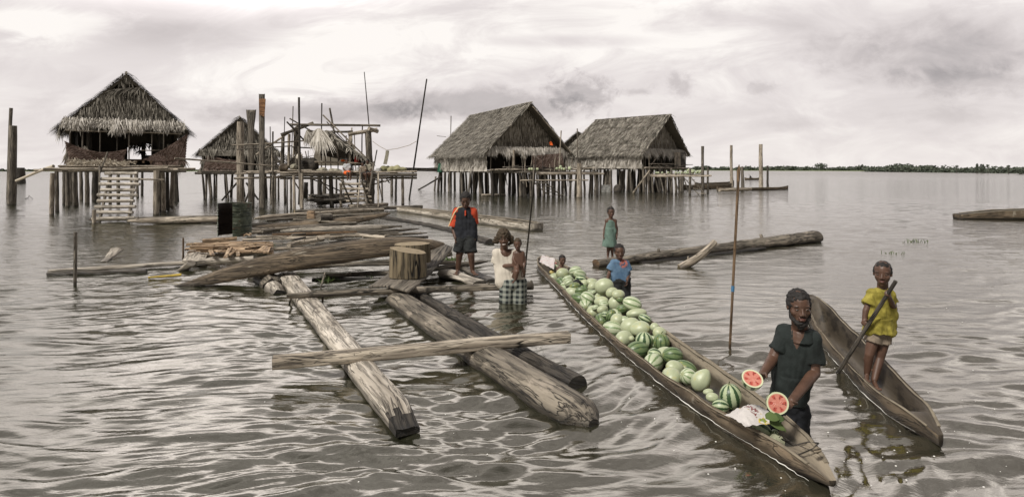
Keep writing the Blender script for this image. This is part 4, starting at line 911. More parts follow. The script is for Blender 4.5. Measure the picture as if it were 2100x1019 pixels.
m = A_.mb(); m.thatch((2.05, .3, 1.75), (2.05, 5.4, 1.75), (2.05, 5.4, 3.2), (2.05, .3, 3.2), 4, 22, .5, .05); m.build('side_thatch', 'thatch', A_.r)
A_.hang('low_wall', (-2.1, -.22, 0), (-1.4, -.2, 0), 1.7, 2.45, 'thatch_mid', 90, .5, 3, spread=.3, outa=.3, slab=True)
A_.hang('low_wall', (1.55, -.22, 0), (2.2, -.2, 0), 1.75, 2.6, 'thatch_mid', 90, .5, 3, spread=.3, outa=.3, slab=True)
mat_sheet(A_, (-2.0, -.38, 2.10), (-.1, -.38, 1.98), (.05, -.38, 2.46), (-2.15, -.38, 2.72), .42, fr=.34)
mat_sheet(A_, (.9, -.42, 1.98), (2.25, -.30, 2.05), (2.35, -.25, 3.12), (.62, -.42, 2.06), .10, fr=.34)
m = A_.mb()
for i in range(900): x = -1.95 + 1.95 * rng.random() + (.4 * rng.random() if rng.random() < .3 else 0); h_ = .13 + .10 * noise.noise(V3(x * 2, 0, 0)); m.blade((x, -.62 - .3 * rng.random(), 1.86 + h_ * rng.random()), rng.normal(size=3) * (1, .6, .5), (0, -1, 0), .16, .03, .1)
m.build('fibre_heap', 'fibre', A_.r)
m = A_.mb(); m.fringe((.0, 3.15, 2.76), (1.1, 3.15, 2.84), 60, .32, .05, .5, (0, -1, 0), .1); m.fringe((.55, 3.12, 2.5), (.85, 3.12, 2.5), 14, .3, .05, .9, (0, -1, 0), .1); m.build('torn_fronds', 'thatch_dark', A_.r)
A_.floor(-2.2, 2.0, -.95, .9, 1.80, 'pale'); A_.bearers(-2.5, 2.3, (-.98,), 1.70, .05, 'pale'); A_.bearers(-2.0, 2.0, (-.5, .6, 2.2, 4., 5.4), 1.66, .07)
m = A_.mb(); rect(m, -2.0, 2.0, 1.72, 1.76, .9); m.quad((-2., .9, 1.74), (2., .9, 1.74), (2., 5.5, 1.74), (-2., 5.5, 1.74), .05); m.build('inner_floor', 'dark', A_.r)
m = A_.mb()
for x in (.15, .35, .62, .9): m.stick((x, -.5, 1.98), (x + .02, .8, 1.98), .05, .05); 
m.stick((-.1, .1, 2.05), (1.3, .1, 2.06), .03); m.build('joist', 'brown', A_.r, True)
for (x, yb, yt, rp) in ((106, 441, 355, 5), (118, 434, 350, 4.5), (139, 424, 350, 5), (131, 420, 352, 3.5), (147, 416, 350, 5), (156, 423, 350, 6), (167, 411, 350, 4), (179, 417, 350, 5), (195, 412, 350, 7), (201, 410, 352, 4), (320, 441, 350, 6.5), (330, 432, 350, 4.5), (336, 434, 352, 5), (344, 428, 350, 4), (351, 424, 350, 5), (358, 415, 350, 5), (365, 412, 345, 4), (226, 420, 352, 3.5), (243, 418, 352, 4), (270, 415, 352, 3), (283, 405, 350, 3), (291, 400, 352, 3)):
    m = MB(); post(m, x, yb, yt, rp * .84, rng.normal() * 2.2); m.build('stilt', 'pale' if x in (106, 320, 336, 351) else ('grey' if rng.random() < .6 else 'dark'), A_.r, True)
m = MB(); m.stick(P(33, 371, 22.3), P(110, 341, 21.9), .045, .06, .03); m.build('jutting_pole', 'fibre', A_.r, True)
for (a1, a2) in (((70, 349, 22.), (365, 348, 22.3)), ((120, 351, 21.9), (345, 344, 22.2))): m = MB(); m.stick(P(*a1), P(*a2), .04, .035, .006); m.build('bearer', 'pale', A_.r, True)
m = MB(); m.stick(P(222, 366, 21.7), P(336, 369, 21.7), .035, .03, .01); m.build('rail', 'pale', A_.r, True)
m = MB(); m.stick(P(205, 446, 20.4), P(204, 340, 21.6), .03, .028, .02); m.stick(P(204, 356, 21.6), P(221, 312, 21.8), .035, .03, .03); m.build('handrail_pole', 'grey', A_.r, True)
ladder('stout pale log ladder climbing to the near left house', W(233, 456, 0), P(252, 352, 21.9), V3(1.15, 0, 0), 9, .062, .05, 'palelog')
stake('short pale stake at the foot of the stout ladder', 193, 459, 430, 3.5, 'pale')
m = MB(); m.stick(W(184, 450, .08), W(262, 449, .08), .05, .05, .01); m.build('log', 'grey', None, True, 'log floating at the foot of the stout ladder', 'log')
m = MB(); m.stick(P(358, 325, 23.), P(560, 341, 26.), .035, .03, .008); m.build('long_pole', 'pale', None, True, 'long thin pole spanning from the left house to the middle platform', 'pole')

# House B: behind
bx = P(492, 347, 35.).x; B_ = House('stilt_house', 'small stilt house behind the tall boards, with curved thatched front', bx, 35., -math.atan2(bx, 35.) - .05, 3.7, 5.2, 1.6, 2.75, 4.62, oh=.4, ohf=.3, hip=.3, dens=22)
B_.slope(11, .45, .055); B_.gable(-.1, 'thatch', 10, 50, .0, .98, .35, wd=.03)
B_.hang('eave_fringe', (-2.1, -.2, 0), (2.1, -.2, 0), 2.45, 2.75, 'thatch', 50, .4, 1, slab=True)
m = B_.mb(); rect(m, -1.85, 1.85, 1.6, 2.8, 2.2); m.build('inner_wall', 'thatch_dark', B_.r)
mat_sheet(B_, (-1.9, -.2, 1.75), (.2, -.2, 1.62), (.3, -.2, 2.2), (-1.7, -.2, 2.55), .22, fr=.3, n=20, m_=7)
B_.hang('low_wall', (-2.0, -.1, 0), (-.1, -.1, 0), 1.5, 2.2, 'thatch', 50, .45, 3, slab=True); B_.hang('low_wall', (.9, -.1, 0), (2.0, -.1, 0), 1.5, 2.6, 'thatch', 50, .5, 3, slab=True)
m = B_.mb()
for sd in (-1, 1): m.quad((sd * 1.9, .1, 1.5), (sd * 1.9, 5., 1.5), (sd * 1.9, 5., 2.8), (sd * 1.9, .1, 2.8), .06)
m.build('side_wall', 'thatch_dark', B_.r)
B_.studs([(-1.9, -.05), (-.6, -.05), (.3, -.05), (1.0, -.05), (1.9, -.05)], 1.6, 2.8, .03); B_.floor(-2., 2., -.4, 1., 1.55, 'grey', 14, .04); B_.bearers(-2., 2., (-.3, 2., 4.), 1.47, .07)
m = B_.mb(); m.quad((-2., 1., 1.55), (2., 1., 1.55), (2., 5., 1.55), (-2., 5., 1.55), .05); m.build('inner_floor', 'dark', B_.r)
B_.posts((-1.8, -1.3, -.7, 0., .6, 1.2, 1.7), (-.2, 1.6, 3.6), .07, 1.5)
for (a1, a2) in (((455, 411, -1), (486, 375, 0)), ((500, 420, -1), (520, 370, 0)), ((530, 410, 0), (505, 375, 0))): m = MB(); m.stick(P(a1[0], a1[1], 31.5), P(a2[0], a2[1], 31.5), .05, .05, .01); m.build('brace', 'dark', B_.r, True)

# tall boards and trunks standing in the water in front of house B
def plankpost(label, px, pyb, pyt, wpx, tpx, mat, flare=1.0, fork=False):
    Y = YW(pyb); k = Y / F; X = (px - CX) * k; zt = H - (pyt - HY) * k; mb = MB(); n = 26; vs = []; gs = []; K = 12
    for i in range(n + 1):
        t = i / n; z = -.5 + (zt + .5) * t; w_ = wpx * k / 2 * (1 + (flare - 1) * max(0, (t - .82) / .18) ** 1.5) * (1 + .08 * noise.noise(V3(z * 1.5, px, 0))); th = tpx * k / 2
        for a in range(K):
            an = 2 * math.pi * a / K; c_, s_ = math.cos(an), math.sin(an); zz = z
            if i == n: zz += (abs(c_) * .16 if fork else .05 * noise.noise(V3(a, px, 0))) 
            vs.append((X + c_ * w_, Y + s_ * th, zz)); gs.append((z + px, c_ * w_, s_ * th))
    mb.add(vs, [(i * K + a, i * K + (a + 1) % K, (i + 1) * K + (a + 1) % K, (i + 1) * K + a) for i in range(n) for a in range(K)], gs); mb.add(vs[-K:], [tuple(range(K))], gs[-K:])
    mb.build('tall_board', mat, None, True, label, 'post')
plankpost('broad dark standing board with a flared notched top', 515, 424, 232, 13, 6, 'grey', 1.6, True)
plankpost('tallest standing board with a raw orange top', 537, 428, 200, 12, 6, 'grey', 1.05, True)
mb = MB(); Y_ = YW(428) - .12; mb.quad(P(532, 236, Y_), P(542, 240, Y_), P(544.5, 203, Y_), P(531, 203, Y_), .03); 
o = mb.build('raw_face', 'orange', None, False, 'raw orange face at the head of the tallest standing board', 'board')
plankpost('thick pale peeled trunk standing left of the notched board', 493, 418, 250, 15, 12, 'pale', .9)

# House C
def rot_of(a): return math.atan2(-a[0], a[1])
C_ = House('stilt_house', 'big stilt house right of centre with long sloping thatch roof', 0, 0, 0, 5.2, 10.5, 1.65, 2.95, 5.9, oh=.55, ohf=.55, ohb=.5, hip=.7, dens=22)
yawC = math.atan2(.425, .905); Nc = V3(-1.35, 38.3, 0); pc_ = V3(math.cos(yawC), math.sin(yawC), 0); oc_ = Nc + pc_ * 2.6
C_.X = frame_at(oc_.x, oc_.y, yawC); C_.r.location = oc_; ORG[C_.r] = oc_.copy()
def long_house(h, thm='thatch'):
    W2 = h.w / 2; l = h.l
    h.slope(20, .42, .05); h.gable(.35, 'thatch_mid', 12, 50, .0, .97, .45, inset=.1, wd=.03)
    h.hang('side_skirt', (-W2 - .25, 0, 0), (-W2 - .25, l, 0), h.zf - .1, h.ze - .3, 'thatch_pale', 60, .5, 3, out_=(-1, 0, 0), wd=.06, outa=.6, spread=.4)
    h.hang('side_skirt', (W2 + .2, 0, 0), (W2 + .2, l, 0), h.zf - .1, h.ze - .3, 'thatch', 14, .6, 3, out_=(1, 0, 0), wd=.07)
    h.hang('eave_fringe', (-W2 - .3, -.1, 0), (W2 + .3, -.1, 0), h.ze - .25, h.ze + .12, 'thatch_pale', 75, .5, 2, wd=.055, outa=.6)
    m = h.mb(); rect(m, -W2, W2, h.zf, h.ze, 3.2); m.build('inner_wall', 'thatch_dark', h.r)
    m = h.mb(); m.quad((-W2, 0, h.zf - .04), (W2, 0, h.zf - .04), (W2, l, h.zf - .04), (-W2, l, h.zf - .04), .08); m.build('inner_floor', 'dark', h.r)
    h.bearers(-W2, W2, (0, l * .3, l * .6, l), h.zf - .12, .08); 
    h.posts([-W2 + i * h.w / 5 for i in range(6)], [.0] + [l * (i + 1) / 6 for i in range(6)], .085, h.zf - .05, .2, .0)
    h.posts([-W2 + i * h.w / 6 + .2 for i in range(6)], [.5, 1.4, 3.1], .055, h.zf - .05, .25, .0); h.studs([(-W2, 0), (-W2 * .5, 0), (W2 * .4, 0), (W2 * .75, 0), (W2, 0)], h.zf, h.ze, .035)
long_house(C_)
mat_sheet(C_, (.2, -.3, 1.75), (2.6, -.3, 1.8), (2.5, -.3, 2.75), (.1, -.3, 2.55), .0, fr=.3, n=22, m_=8)
m = C_.mb(); m.stick((-1.1, -.2, 1.6), (-1.1, -.2, 2.9), .11, .10, .01); m.build('main_post', 'pale', C_.r, True)
m = C_.mb(); m.stick((2.0, -.6, 1.6), (2.1, -.7, 4.2), .045, .04, .01); m.stick((0.05, -.62, 5.7), (2.9, -.6, 2.8), .03, .03, .01); m.build('gable_pole', 'pale', C_.r, True)
m = C_.mb(); m.blade((1.25, -.75, 3.45), (.5, -.1, -.6), (0, -1, 0), .26, .16, .3); m.blade((1.22, -.78, 3.3), (.9, -.3, .1), (0, -.8, .3), .22, .13, .3); m.blade((1.3, -.77, 3.42), (-.2, -.1, -.9), (.2, -1, 0), .2, .1, .1); m.build('red_rag', 'orangecloth', C_.r)
C_.floor(-1.2, 4.2, -2.0, -.1, 1.50, 'grey', 20, .045); C_.floor(-2.6, 1.6, -1.0, .0, 1.66, 'pale', 10, .045)
C_.bearers(-.2, 4.4, (-2.05,), 1.42, .07, 'pale'); C_.bearers(-1.5, 3., (-2.1,), 1.02, .05, 'pale')
C_.posts((-1., -.6, -.2, .2, .7, 1.3, 2., 2.8, 3.6, 4.1), (-1.9, -1.1), .075, 1.42, .08)
m = C_.mb()
for i in range(30): m.stick((-2.9, 9 + rng.random() * 1.5, 1.55 + rng.random() * .25), (-4.6 - rng.random(), 9.3 + rng.random(), 1.6 + rng.random() * .2), .04)
m.build('rear_deck', 'dark', C_.r, True)
m = MB(); m.quad(P(897, 353, 46), P(907, 353, 46), P(905, 335, 46), P(899, 335, 46), .03); m.build('tarp', 'tarp', C_.r)
m = MB(); m.stick(W(858, 389), P(905, 362, 45), .07, .06, .01); m.build('ramp_pole', 'dark', C_.r, True)
for (x, yb, yt, rp) in ((890, 390, 362, 2), (899, 389, 350, 1.6), (912, 390, 345, 2.4), (925, 393, 350, 2), (933, 390, 350, 2.4), (944, 391, 350, 2.4), (967, 393, 350, 2), (972, 394, 350, 2.4), (985, 396, 350, 2.6), (999, 394, 350, 4.4), (1015, 393, 350, 2.4), (1025, 396, 352, 2.6), (1033, 397, 354, 2.6), (1045, 392, 352, 3), (1064, 396, 355, 2.4), (1071, 402, 362, 3), (1078, 400, 358, 2.6), (1086, 396, 358, 2.4), (1092, 393, 358, 2.4)):
    m = MB(); post(m, x, yb, yt, rp, rng.normal() * 2); m.build('stilt', 'grey' if rng.random() < .65 else 'dark', C_.r, True)
ladder('light stick ladder at the jetty of the big right-centre house', W(1140, 404), P(1105, 372, 36.8), V3(.9, -.1, 0), 5, .025, .03, 'grey')
stake('thick pale mooring post right of the stick ladder', 1188, 405, 335, 5.5, 'pale', name='mooring_post')
mb = MB(); post(mb, 1138, 396, 275, 1.5, 1); mb.build('thin_pole', 'grey', None, True, 'slender upright pole in front of the big right-centre house', 'pole')
mb = MB(); post(mb, 1187, 400, 264, 1.3, -3); mb.stick(P(1190, 289, 37), P(1202, 266, 37), .02); mb.build('thin_pole', 'grey', None, True, 'slender leaning pole rising behind the thick mooring post', 'pole')
log('log', 'low log floating under the big right-centre house', W(988, 401, .03), W(1036, 400, .03), .1, .08, 'pale', .02)
mb = MB(); post(mb, 1095 - 3, 405, 338, 1.6, 3); mb.build('thin_pole', 'grey', None, True, 'short crooked pole left of the stick ladder', 'pole')

def clutter(h, n, x0, x1, y0, y1, z):
    for i in range(n):
        x, y = x0 + (x1 - x0) * rng.random(), y0 + (y1 - y0) * rng.random(); m = h.mb(); up = rng.random() < .45
        if up: m.stick((x, y, z - 1.2 * rng.random()), (x + rng.normal() * .25, y + rng.normal() * .1, z + .4 + rng.random() * .9), .022 + .02 * rng.random(), .018, .03, 6, 4)
        else: m.stick((x, y, z + .06 + .25 * rng.random()), (x + .7 + rng.random(), y + rng.normal() * .3, z + .06 + rng.random() * .3), .03 + .02 * rng.random(), .025, .03, 6, 4)
        m.build('loose_stick', ('pale', 'grey', 'dark')[i % 3], h.r, True)
clutter(C_, 26, -2.4, 3.6, -1.9, -.2, 1.6)

# House D
D_ = House('stilt_house', 'far right stilt house with ragged thatch and pale plank door', 0, 0, 0, 5.6, 7.2, 1.85, 3.05, 5.75, oh=.5, ohf=.5, ohb=.3, hip=.9, dens=22)
yawD = math.atan2(.70, .71); Nd = V3(9.6, 44.4, 0); pd_ = V3(math.cos(yawD), math.sin(yawD), 0); od_ = Nd + pd_ * 2.8
D_.X = frame_at(od_.x, od_.y, yawD); D_.r.location = od_; ORG[D_.r] = od_.copy()
long_house(D_)
m = D_.mb(); rect(m, 1.1, 1.95, 1.85, 3.0, -.25, .05); m.build('plank_door', 'pale', D_.r)
m = D_.mb(); rect(m, 2.0, 2.8, 1.8, 3.0, -.22, .05); m.build('net_panel', 'dark', D_.r)
D_.bearers(-2.9, 2.9, (-.3,), 1.80, .06, 'pale'); m = D_.mb(); m.stick((-2.3, -.2, 1.9), (-.9, -.2, 2.9), .03); m.stick((-2.6, -.3, 2.08), (.9, -.3, 2.1), .03); m.build('rail', 'pale', D_.r, True)
for (x, yb, yt, rp) in ((1240, 392, 350, 2.6), (1254, 393, 350, 3), (1246, 388, 350, 4), (1290, 392, 350, 2.6), (1297, 394, 350, 2), (1303, 390, 350, 2.6), (1312, 392, 345, 2.6), (1321, 395, 342, 2.8), (1335, 393, 342, 2.6), (1340, 396, 358, 2), (1352, 394, 345, 4.6), (1361, 393, 345, 3), (1279, 386, 350, 4.4), (1379, 397, 348, 2), (1388, 395, 358, 2.2), (1399, 393, 350, 2.2)):
    m = MB(); post(m, x, yb, yt, rp, rng.normal() * 2.); m.build('stilt', 'grey' if rng.random() < .65 else 'dark', D_.r, True)
m = MB(); m.stick(W(1298, 396), P(1332, 350, 42.), .06, .05, .01); m.build('brace', 'pale', D_.r, True)
m = MB(); p = W(1243, 394); m.box(p + V3(0, 0, .25), (.33, 0, 0), (0, .05, 0), (0, 0, .28)); m.build('corrugated_sheet', 'tin', D_.r)
m = MB(); p = W(1268, 394); m.ball(p + V3(0, .3, .15), (.33, .4, .42)); m.build('basket', 'dark', D_.r, True)
clutter(D_, 18, -2.9, 2.2, -.6, .0, 1.75)
for i in range(8): m = D_.mb(); x_ = -2.8 + .7 * i; m.stick((x_, -.5 - rng.random() * .5, -.4), (x_ + rng.normal() * .3, -.3, 1.3 + rng.random() * .5), .05, .04, .05); m.build('stilt', 'grey', D_.r, True)
# jetty of house D
jr = thing('jetty', 'pole jetty with watermelons beside the far right house', 'jetty', W(1400, 395))
m = MB()
for i in range(16): m.stick(P(1330 + rng.random() * 30, 357 + i * .35, 44 - i * .25), P(1452 + rng.random() * 8, 360 + i * .1, 44 - i * .25), .05, .04, .01)
m.build('deck', 'pale', jr, True)
for (x, yb, yt, rp) in ((1366, 398, 357, 2), (1378, 396, 345, 2.2), (1386, 398, 357, 2), (1397, 394, 357, 2), (1415, 399, 345, 2.6), (1452, 396, 343, 2.2)): m = MB(); post(m, x, yb, yt, rp, rng.normal()); m.build('stilt', 'grey', jr, True)
ladder('thin pole ladder leaning on the melon jetty', W(1440, 400), P(1404, 357, 43.), V3(.55, -.05, 0), 5, .02, .03, 'pale')
# the small roof glimpsed between
E0 = House('stilt_house', 'small thatched roof glimpsed between the two right-hand houses', P(1185, 347, 55).x, 55, -.2, 3.6, 3.5, 2.0, 3.4, 5.0, oh=.4, hip=.4, dens=16)
E0.slope(9, .5, .07); E0.gable(0, 'thatch', 6, 18, 0, .95); E0.hang('low_wall', (-1.8, 0, 0), (1.8, 0, 0), 1.6, 3.3, 'thatch', 30, .5, 3); E0.posts((-1.5, 0, 1.5), (0, 2), .08, 1.8)

# posts in open water at right
stake('tall thin stake at the corner of the melon jetty', 1441, 399, 300, 3.2, 'grey', 0, 'mooring_post')
stake('tall post left of the far paddler', 1501, 384, 298, 3.0, 'pale', -1, 'mooring_post')
stake('tallest split-topped post right of the far paddler', 1561, 388, 296, 4.0, 'pale', -1, 'mooring_post')
stake('short stake behind the leaf-headed pole', 1524, 391, 342, 3.2, 'grey', -2, 'mooring_post')
stake('thin short stake just left of the leaf-headed pole', 1512, 385, 344, 1.4, 'dark', 0, 'mooring_post')
stake('dark stake rightmost of the posts in open water', 1574, 386, 340, 2.2, 'dark', 0, 'mooring_post')
def farcanoe(label, x0, y0, x1, y1, hw=.3, rim=.3, mats=('hull', 'dark')):
    a_, b_ = W(x0, y0), W(x1, y1); st = [(*a_.lerp(b_, t)[:2], hw * k, rim + (.12 if t in (0, 1) else 0)) for t, k in ((0, .1), (.08, .5), (.25, 1), (.75, 1), (.92, .5), (1, .1))]
    return dugout('dugout_canoe', label, st, th=.05, keel=-.05, floor=.1, n=40, solid0=.2, solid1=.2, cut=False, mats=mats)
farcanoe('long canoe moored lowest at the open-water posts', 1470, 392, 1616, 389, .25, .22, ('hull', 'dark'))
farcanoe('dark canoe moored behind, between jetty and posts', 1398, 389, 1500, 386, .3, .35)
farcanoe('canoe with raised bow moored beside the melon jetty', 1425, 386, 1505, 381, .3, .42)
log('log', 'pale log lying among the moored canoes', W(1475, 390, .2), W(1540, 388, .22), .12, .1, 'pale', .02)
pc, _ = farcanoe('tiny distant canoe with one paddler beyond the posts', 1527, 369.2, 1558, 369.0, .3, .3)

# ------------------------------------------------------------------ hut E: half-ruined platform with poles
Ye = 27.; E_ = thing('platform_hut', 'ruined platform hut of poles with a collapsed lean-to roof', 'hut', (P(680, 425, Ye).x, Ye, 0))
def er(x0, y0, x1, y1, r, mat='grey', name='pole', Y0=Ye, Y1=Ye, bend=.012): m = MB(); rod(m, x0, y0, x1, y1, Y0, Y1, r, None, bend); return m.build(name, mat, E_, True)
m = MB()
for i in range(26):
    Y_ = Ye - .4 + i * .14; m.stick(P(505 + rng.random() * 12, 354, Y_) * 1, P(842 + rng.random() * 14, 352, Y_), .04, .035, .006)
m.build('deck', 'pale', E_, True)
for (y, Y_, r) in ((359.5, Ye - .35, 3.6), (361, Ye - .1, 2.6), (366, Ye + .2, 3)): er(575, y, 855, y - 1, r * .8, 'grey', 'bearer', Y_, Y_)
er(480, 366, 580, 363, 2.2, 'pale', 'bearer'); er(482, 357, 600, 350, 1.8, 'pale', 'bearer'); er(500, 352, 640, 349, 1.6, 'pale', 'bearer'); er(590, 349, 735, 353, 1.2, 'pale', 'bearer', Ye - .5, Ye - .5)
for (x, yb, yt, rp, mt) in ((585, 416, 362, 2.5, 'grey'), (589, 437, 364, 1.6, 'dark'), (597, 428, 366, 2.2, 'grey'), (604, 432, 360, 3.2, 'pale'), (619, 429, 355, 3.2, 'pale'), (627, 404, 374, 4.4, 'dark'), (640, 402, 360, 3.6, 'dark'), (656, 414, 356, 5, 'dark'), (665, 400, 358, 4, 'grey'), (681, 425, 362, 4.6, 'dark'), (699, 425, 375, 2.8, 'pale'), (704, 378, 360, 3, 'pale'), (761, 408, 360, 5.5, 'dark'), (777, 396, 356, 2, 'dark'), (784, 410, 364, 2, 'grey'), (803, 400, 360, 3, 'grey'), (811, 411, 362, 2.4, 'dark'), (826, 419, 358, 3, 'pale'), (571, 408, 360, 2, 'dark'), (560, 410, 360, 2.4, 'grey'), (690, 396, 356, 2, 'dark'), (733, 400, 360, 2, 'dark'), (749, 402, 358, 3, 'dark')):
    m = MB(); post(m, x, yb, yt, rp, rng.normal() * 1.5, -.3); m.build('stilt', mt, E_, True)
# uprights above the deck
for a_ in ((613, 420, 613, 200, 2.2, 'dark'), (617, 425, 613, 300, 2.6, 'grey'), (659, 352, 660, 212, 1.3, 'dark'), (695, 330, 676, 222, 2.0, 'grey'), (561, 436, 560, 270, 1.7, 'grey'), (555, 352, 554, 260, .9, 'dark'), (597, 346, 601, 218, 1., 'grey'), (582, 350, 584, 240, .9, 'dark'), (579, 350, 580, 275, 3.2, 'grey'), (592, 340, 593, 275, 3., 'pale'), (609, 345, 610, 268, 5., 'grey'), (660, 350, 657, 300, 1.2, 'grey')):
    er(*a_, 'upright', Ye - .5 if a_[0] in (613, 617, 561) else Ye + .6, Ye - .5 if a_[0] in (613, 617, 561) else Ye + .6)
er(760, 420, 755, 268, 6.6, 'barkgrey', 'corner_post', Ye + .4, Ye + .4); er(720, 350, 719, 268, 4, 'pale', 'corner_post', Ye + 2, Ye + 2)
for a_ in ((595, 256, 780, 258, 2.4, 'grey'), (640, 270, 724, 270, 2.2, 'grey'), (714, 276, 774, 266, 3.8, 'pale'), (756, 264, 774, 270, 4.2, 'pale'), (576, 277, 643, 252, 3.2, 'grey'), (565, 291, 612, 258, 2.0, 'pale'), (525, 318, 566, 290, 1.8, 'pale'), (475, 298, 640, 288, 1.4, 'pale'), (486, 307, 600, 300, 1.1, 'grey'), (588, 250, 625, 290, 1.6, 'dark'), (594, 243, 640, 270, 1.4, 'grey'), (662, 236, 752, 325, 1.5, 'pale'), (670, 250, 745, 330, 1.0, 'grey'), (600, 302, 640, 304, 1.4, 'dark'), (645, 332, 740, 335, 2., 'pale'), (765, 350, 773, 308, 1.3, 'dark')):
    er(*a_, 'beam_pole', Ye + .1, Ye + .5)
for i_ in range(26):
    x_ = 556 + rng.random() * 205; y_ = 352; t_ = y_ - 25 - rng.random() ** 2 * 75; er(x_, y_, x_ + rng.normal() * 6, t_, .7 + rng.random() * .9, ('dark', 'grey', 'pale')[i_ % 3], 'thin_upright', Ye + rng.random() * 2.4, Ye + rng.random() * 2.4, .02)
for i_ in range(9):
    x_ = 575 + rng.random() * 230; er(x_, 366 + rng.random() * 8, x_ + rng.normal() * 40, 372 + rng.random() * 26, 1.3, 'grey', 'brace', Ye + rng.random(), Ye + rng.random(), .01)
# poles sloping into the water by the ladder
for a_ in ((756, 400, 767, 332, 2.0, 'grey'), (733, 432, 740, 345, 1.6, 'pale'), (758, 455, 742, 358, 2.0, 'grey'), (776, 425, 776, 352, 1.4, 'pale'), (784, 410, 776, 372, 1.2, 'dark'), (555, 420, 560, 360, 1.5, 'grey')): er(*a_, 'upright', Ye - 2.2, Ye - 1.2)
# collapsed lean-to: dark underside with rafters
m = MB(); q = [P(697, 285, Ye + .2), P(757, 336, Ye + .2), P(702, 333, Ye + 2.6), P(664, 268, Ye + 2.2)]
m.quad(q[0], q[1], P(752, 338, Ye + 2.6), P(680, 272, Ye + 2.4), .05); m.quad(P(657, 318, Ye + .9), P(752, 338, Ye + 2.6), P(680, 272, Ye + 2.4), P(660, 285, Ye + 1.), .05)
m.quad(P(640, 340, Ye + 2.8), P(745, 340, Ye + 2.8), P(720, 290, Ye + 2.8), P(650, 285, Ye + 2.8), .05); roof = m.build('lean_to_roof', 'thatch_dark', E_)
m = MB()
for i in range(12): t = i / 11; m.stick(P(680, 268, Ye + 2.2).lerp(P(697, 284, Ye + .15), t), P(750, 336, Ye + 2.4).lerp(P(758, 338, Ye + .15), t), .022, .022, .01)
m.build('rafter', 'dark', roof, True)
m = MB()
for i in range(300): t = rng.random(); q_ = P(664, 268, Ye).lerp(P(757, 335, Ye), t) + V3(0, rng.random() * .6, .05); m.blade(q_, (.6 + rng.normal() * .5, -.2, -.8 + rng.normal() * .3), (0, -.6, 1), .3, .045, .1)
m.build('thatch', 'thatch', roof)
m = MB()
for i in range(170):
    t = rng.random(); q_ = P(628 + 38 * t, 268 + 4 * math.sin(t * 7), Ye - .1); m.blade(q_, (.25 + rng.normal() * .35, -.3, -1), (0, -1, 0), (.55 + rng.random() * .6) * (.6 + t * .5), .05, .15)
m.build('hanging_fronds', 'thatch_pale', E_)
m = MB(); m.quad(P(622, 285, Ye), P(640, 293, Ye), P(634, 264, Ye + .1), P(628, 268, Ye + .1), .05); m.quad(P(640, 300, Ye + 1), P(665, 305, Ye + 1), P(662, 272, Ye + 1), P(634, 266, Ye + 1), .05); m.build('roof_scrap', 'thatch_dark', E_)
m = MB()
for i in range(260): q_ = P(560 + rng.random() * 60, 322 + rng.random() * 26, Ye + 1 + rng.random()); m.stick(q_, q_ + Vector(rng.normal(size=3) * (.35, .1, .15)), .012, .01, .02, 4, 1)
for i in range(20): q_ = P(575 + rng.random() * 22, 345, Ye + .8); m.stick(q_, P(610 + rng.random() * 8, 312 + rng.random() * 14, Ye + 1.), .02, .02, .01, 5, 2)
m.build('brush_heap', 'grey', E_)
m = MB(); m.ball(P(628, 342, Ye + .5), (.42, .3, .42)); m.ball(P(640, 342, Ye + .5), (.3, .3, .42)); m.build('cooking_hearth', 'dark', E_, True)
ladder('rough log ladder of the ruined middle hut', W(742, 424), P(722, 372, 23.6), V3(.95, .1, 0), 6, .05, .04, 'pale')
log('log', 'log at the foot of the rough ladder', W(718, 424, .1), W(795, 419, .12), .08, .07, 'pale', .01); log('log', 'dark stack-end log behind the foot of the rough ladder', W(650, 417, .15), W(735, 412, .2), .09, .07, 'dark', .01)
rr_ = thing('plank_stack', 'dark stack of poles stored under the ruined middle hut', 'poles', W(690, 408))
for i in range(22): m = MB(); x = 628 + rng.random() * 40; y = 400 + rng.random() * 14; m.stick(W(x, y, .1 + rng.random() * .3), W(x + 50 + rng.random() * 60, y - 2, .15 + rng.random() * .35), .05, .04, .01); m.build('pole', 'dark' if rng.random() < .6 else 'grey', rr_, True)
# goods on the deck
def lump(name, label, cat, px, py, Y, r, mat, amp=.2):
    c = P(px, py, Y); m = MB(); m.ball(c, r, None, 18, 12); return smoothed(m, name, mat, None, max(r) / 9, 1, amp * max(r), 3. / max(r) * .6, label, (c.x, c.y, c.z - r[2]))
def lumpt(*a, **k): o = lump(*a, **k); o['category'] = a[2]; return o
lumpt('sack', 'brown lumpy sack at the left end of the middle platform', 'sack', 582, 344, Ye, (.22, .2, .16), 'khaki'); lumpt('sack', 'tan sack between the brown one and the hearth', 'sack', 603, 343, Ye, (.18, .2, .14), 'rag')
lumpt("green_bag", "pale bundle on the deck under the lean-to", "bag", 660, 350, Ye - .2, (.25, .2, .12), "rag", .3)
lumpt('green_bag', 'second pale bundle, just left of the seated person in red shorts', 'bag', 688, 351, Ye - .2, (.28, .2, .10), 'rag', .3); lumpt('white_bundle', 'round white bundle above the hearth', 'bundle', 614, 322, Ye, (.14, .14, .16), 'white_shirt', .2)
lumpt('net_heap', 'yellowish heap of netting at the right end of the platform', 'net', 812, 347, Ye, (.45, .3, .11), 'moss', .4); lumpt('net_heap', 'second smaller netting heap left of the yellowish one', 'net', 790, 346, Ye, (.25, .3, .09), 'moss', .4)
m = MB(); c = P(732, 336, Ye + .6); m.tube([c, c + V3(0, 0, .14), c + V3(0, 0, .26), c + V3(0, 0, .33)], [.115, .12, .11, .08], 16, rough=.01); m.build('jerry_can', 'redplastic', None, True, 'red plastic container draped with orange cloth in the ruined hut', 'container')
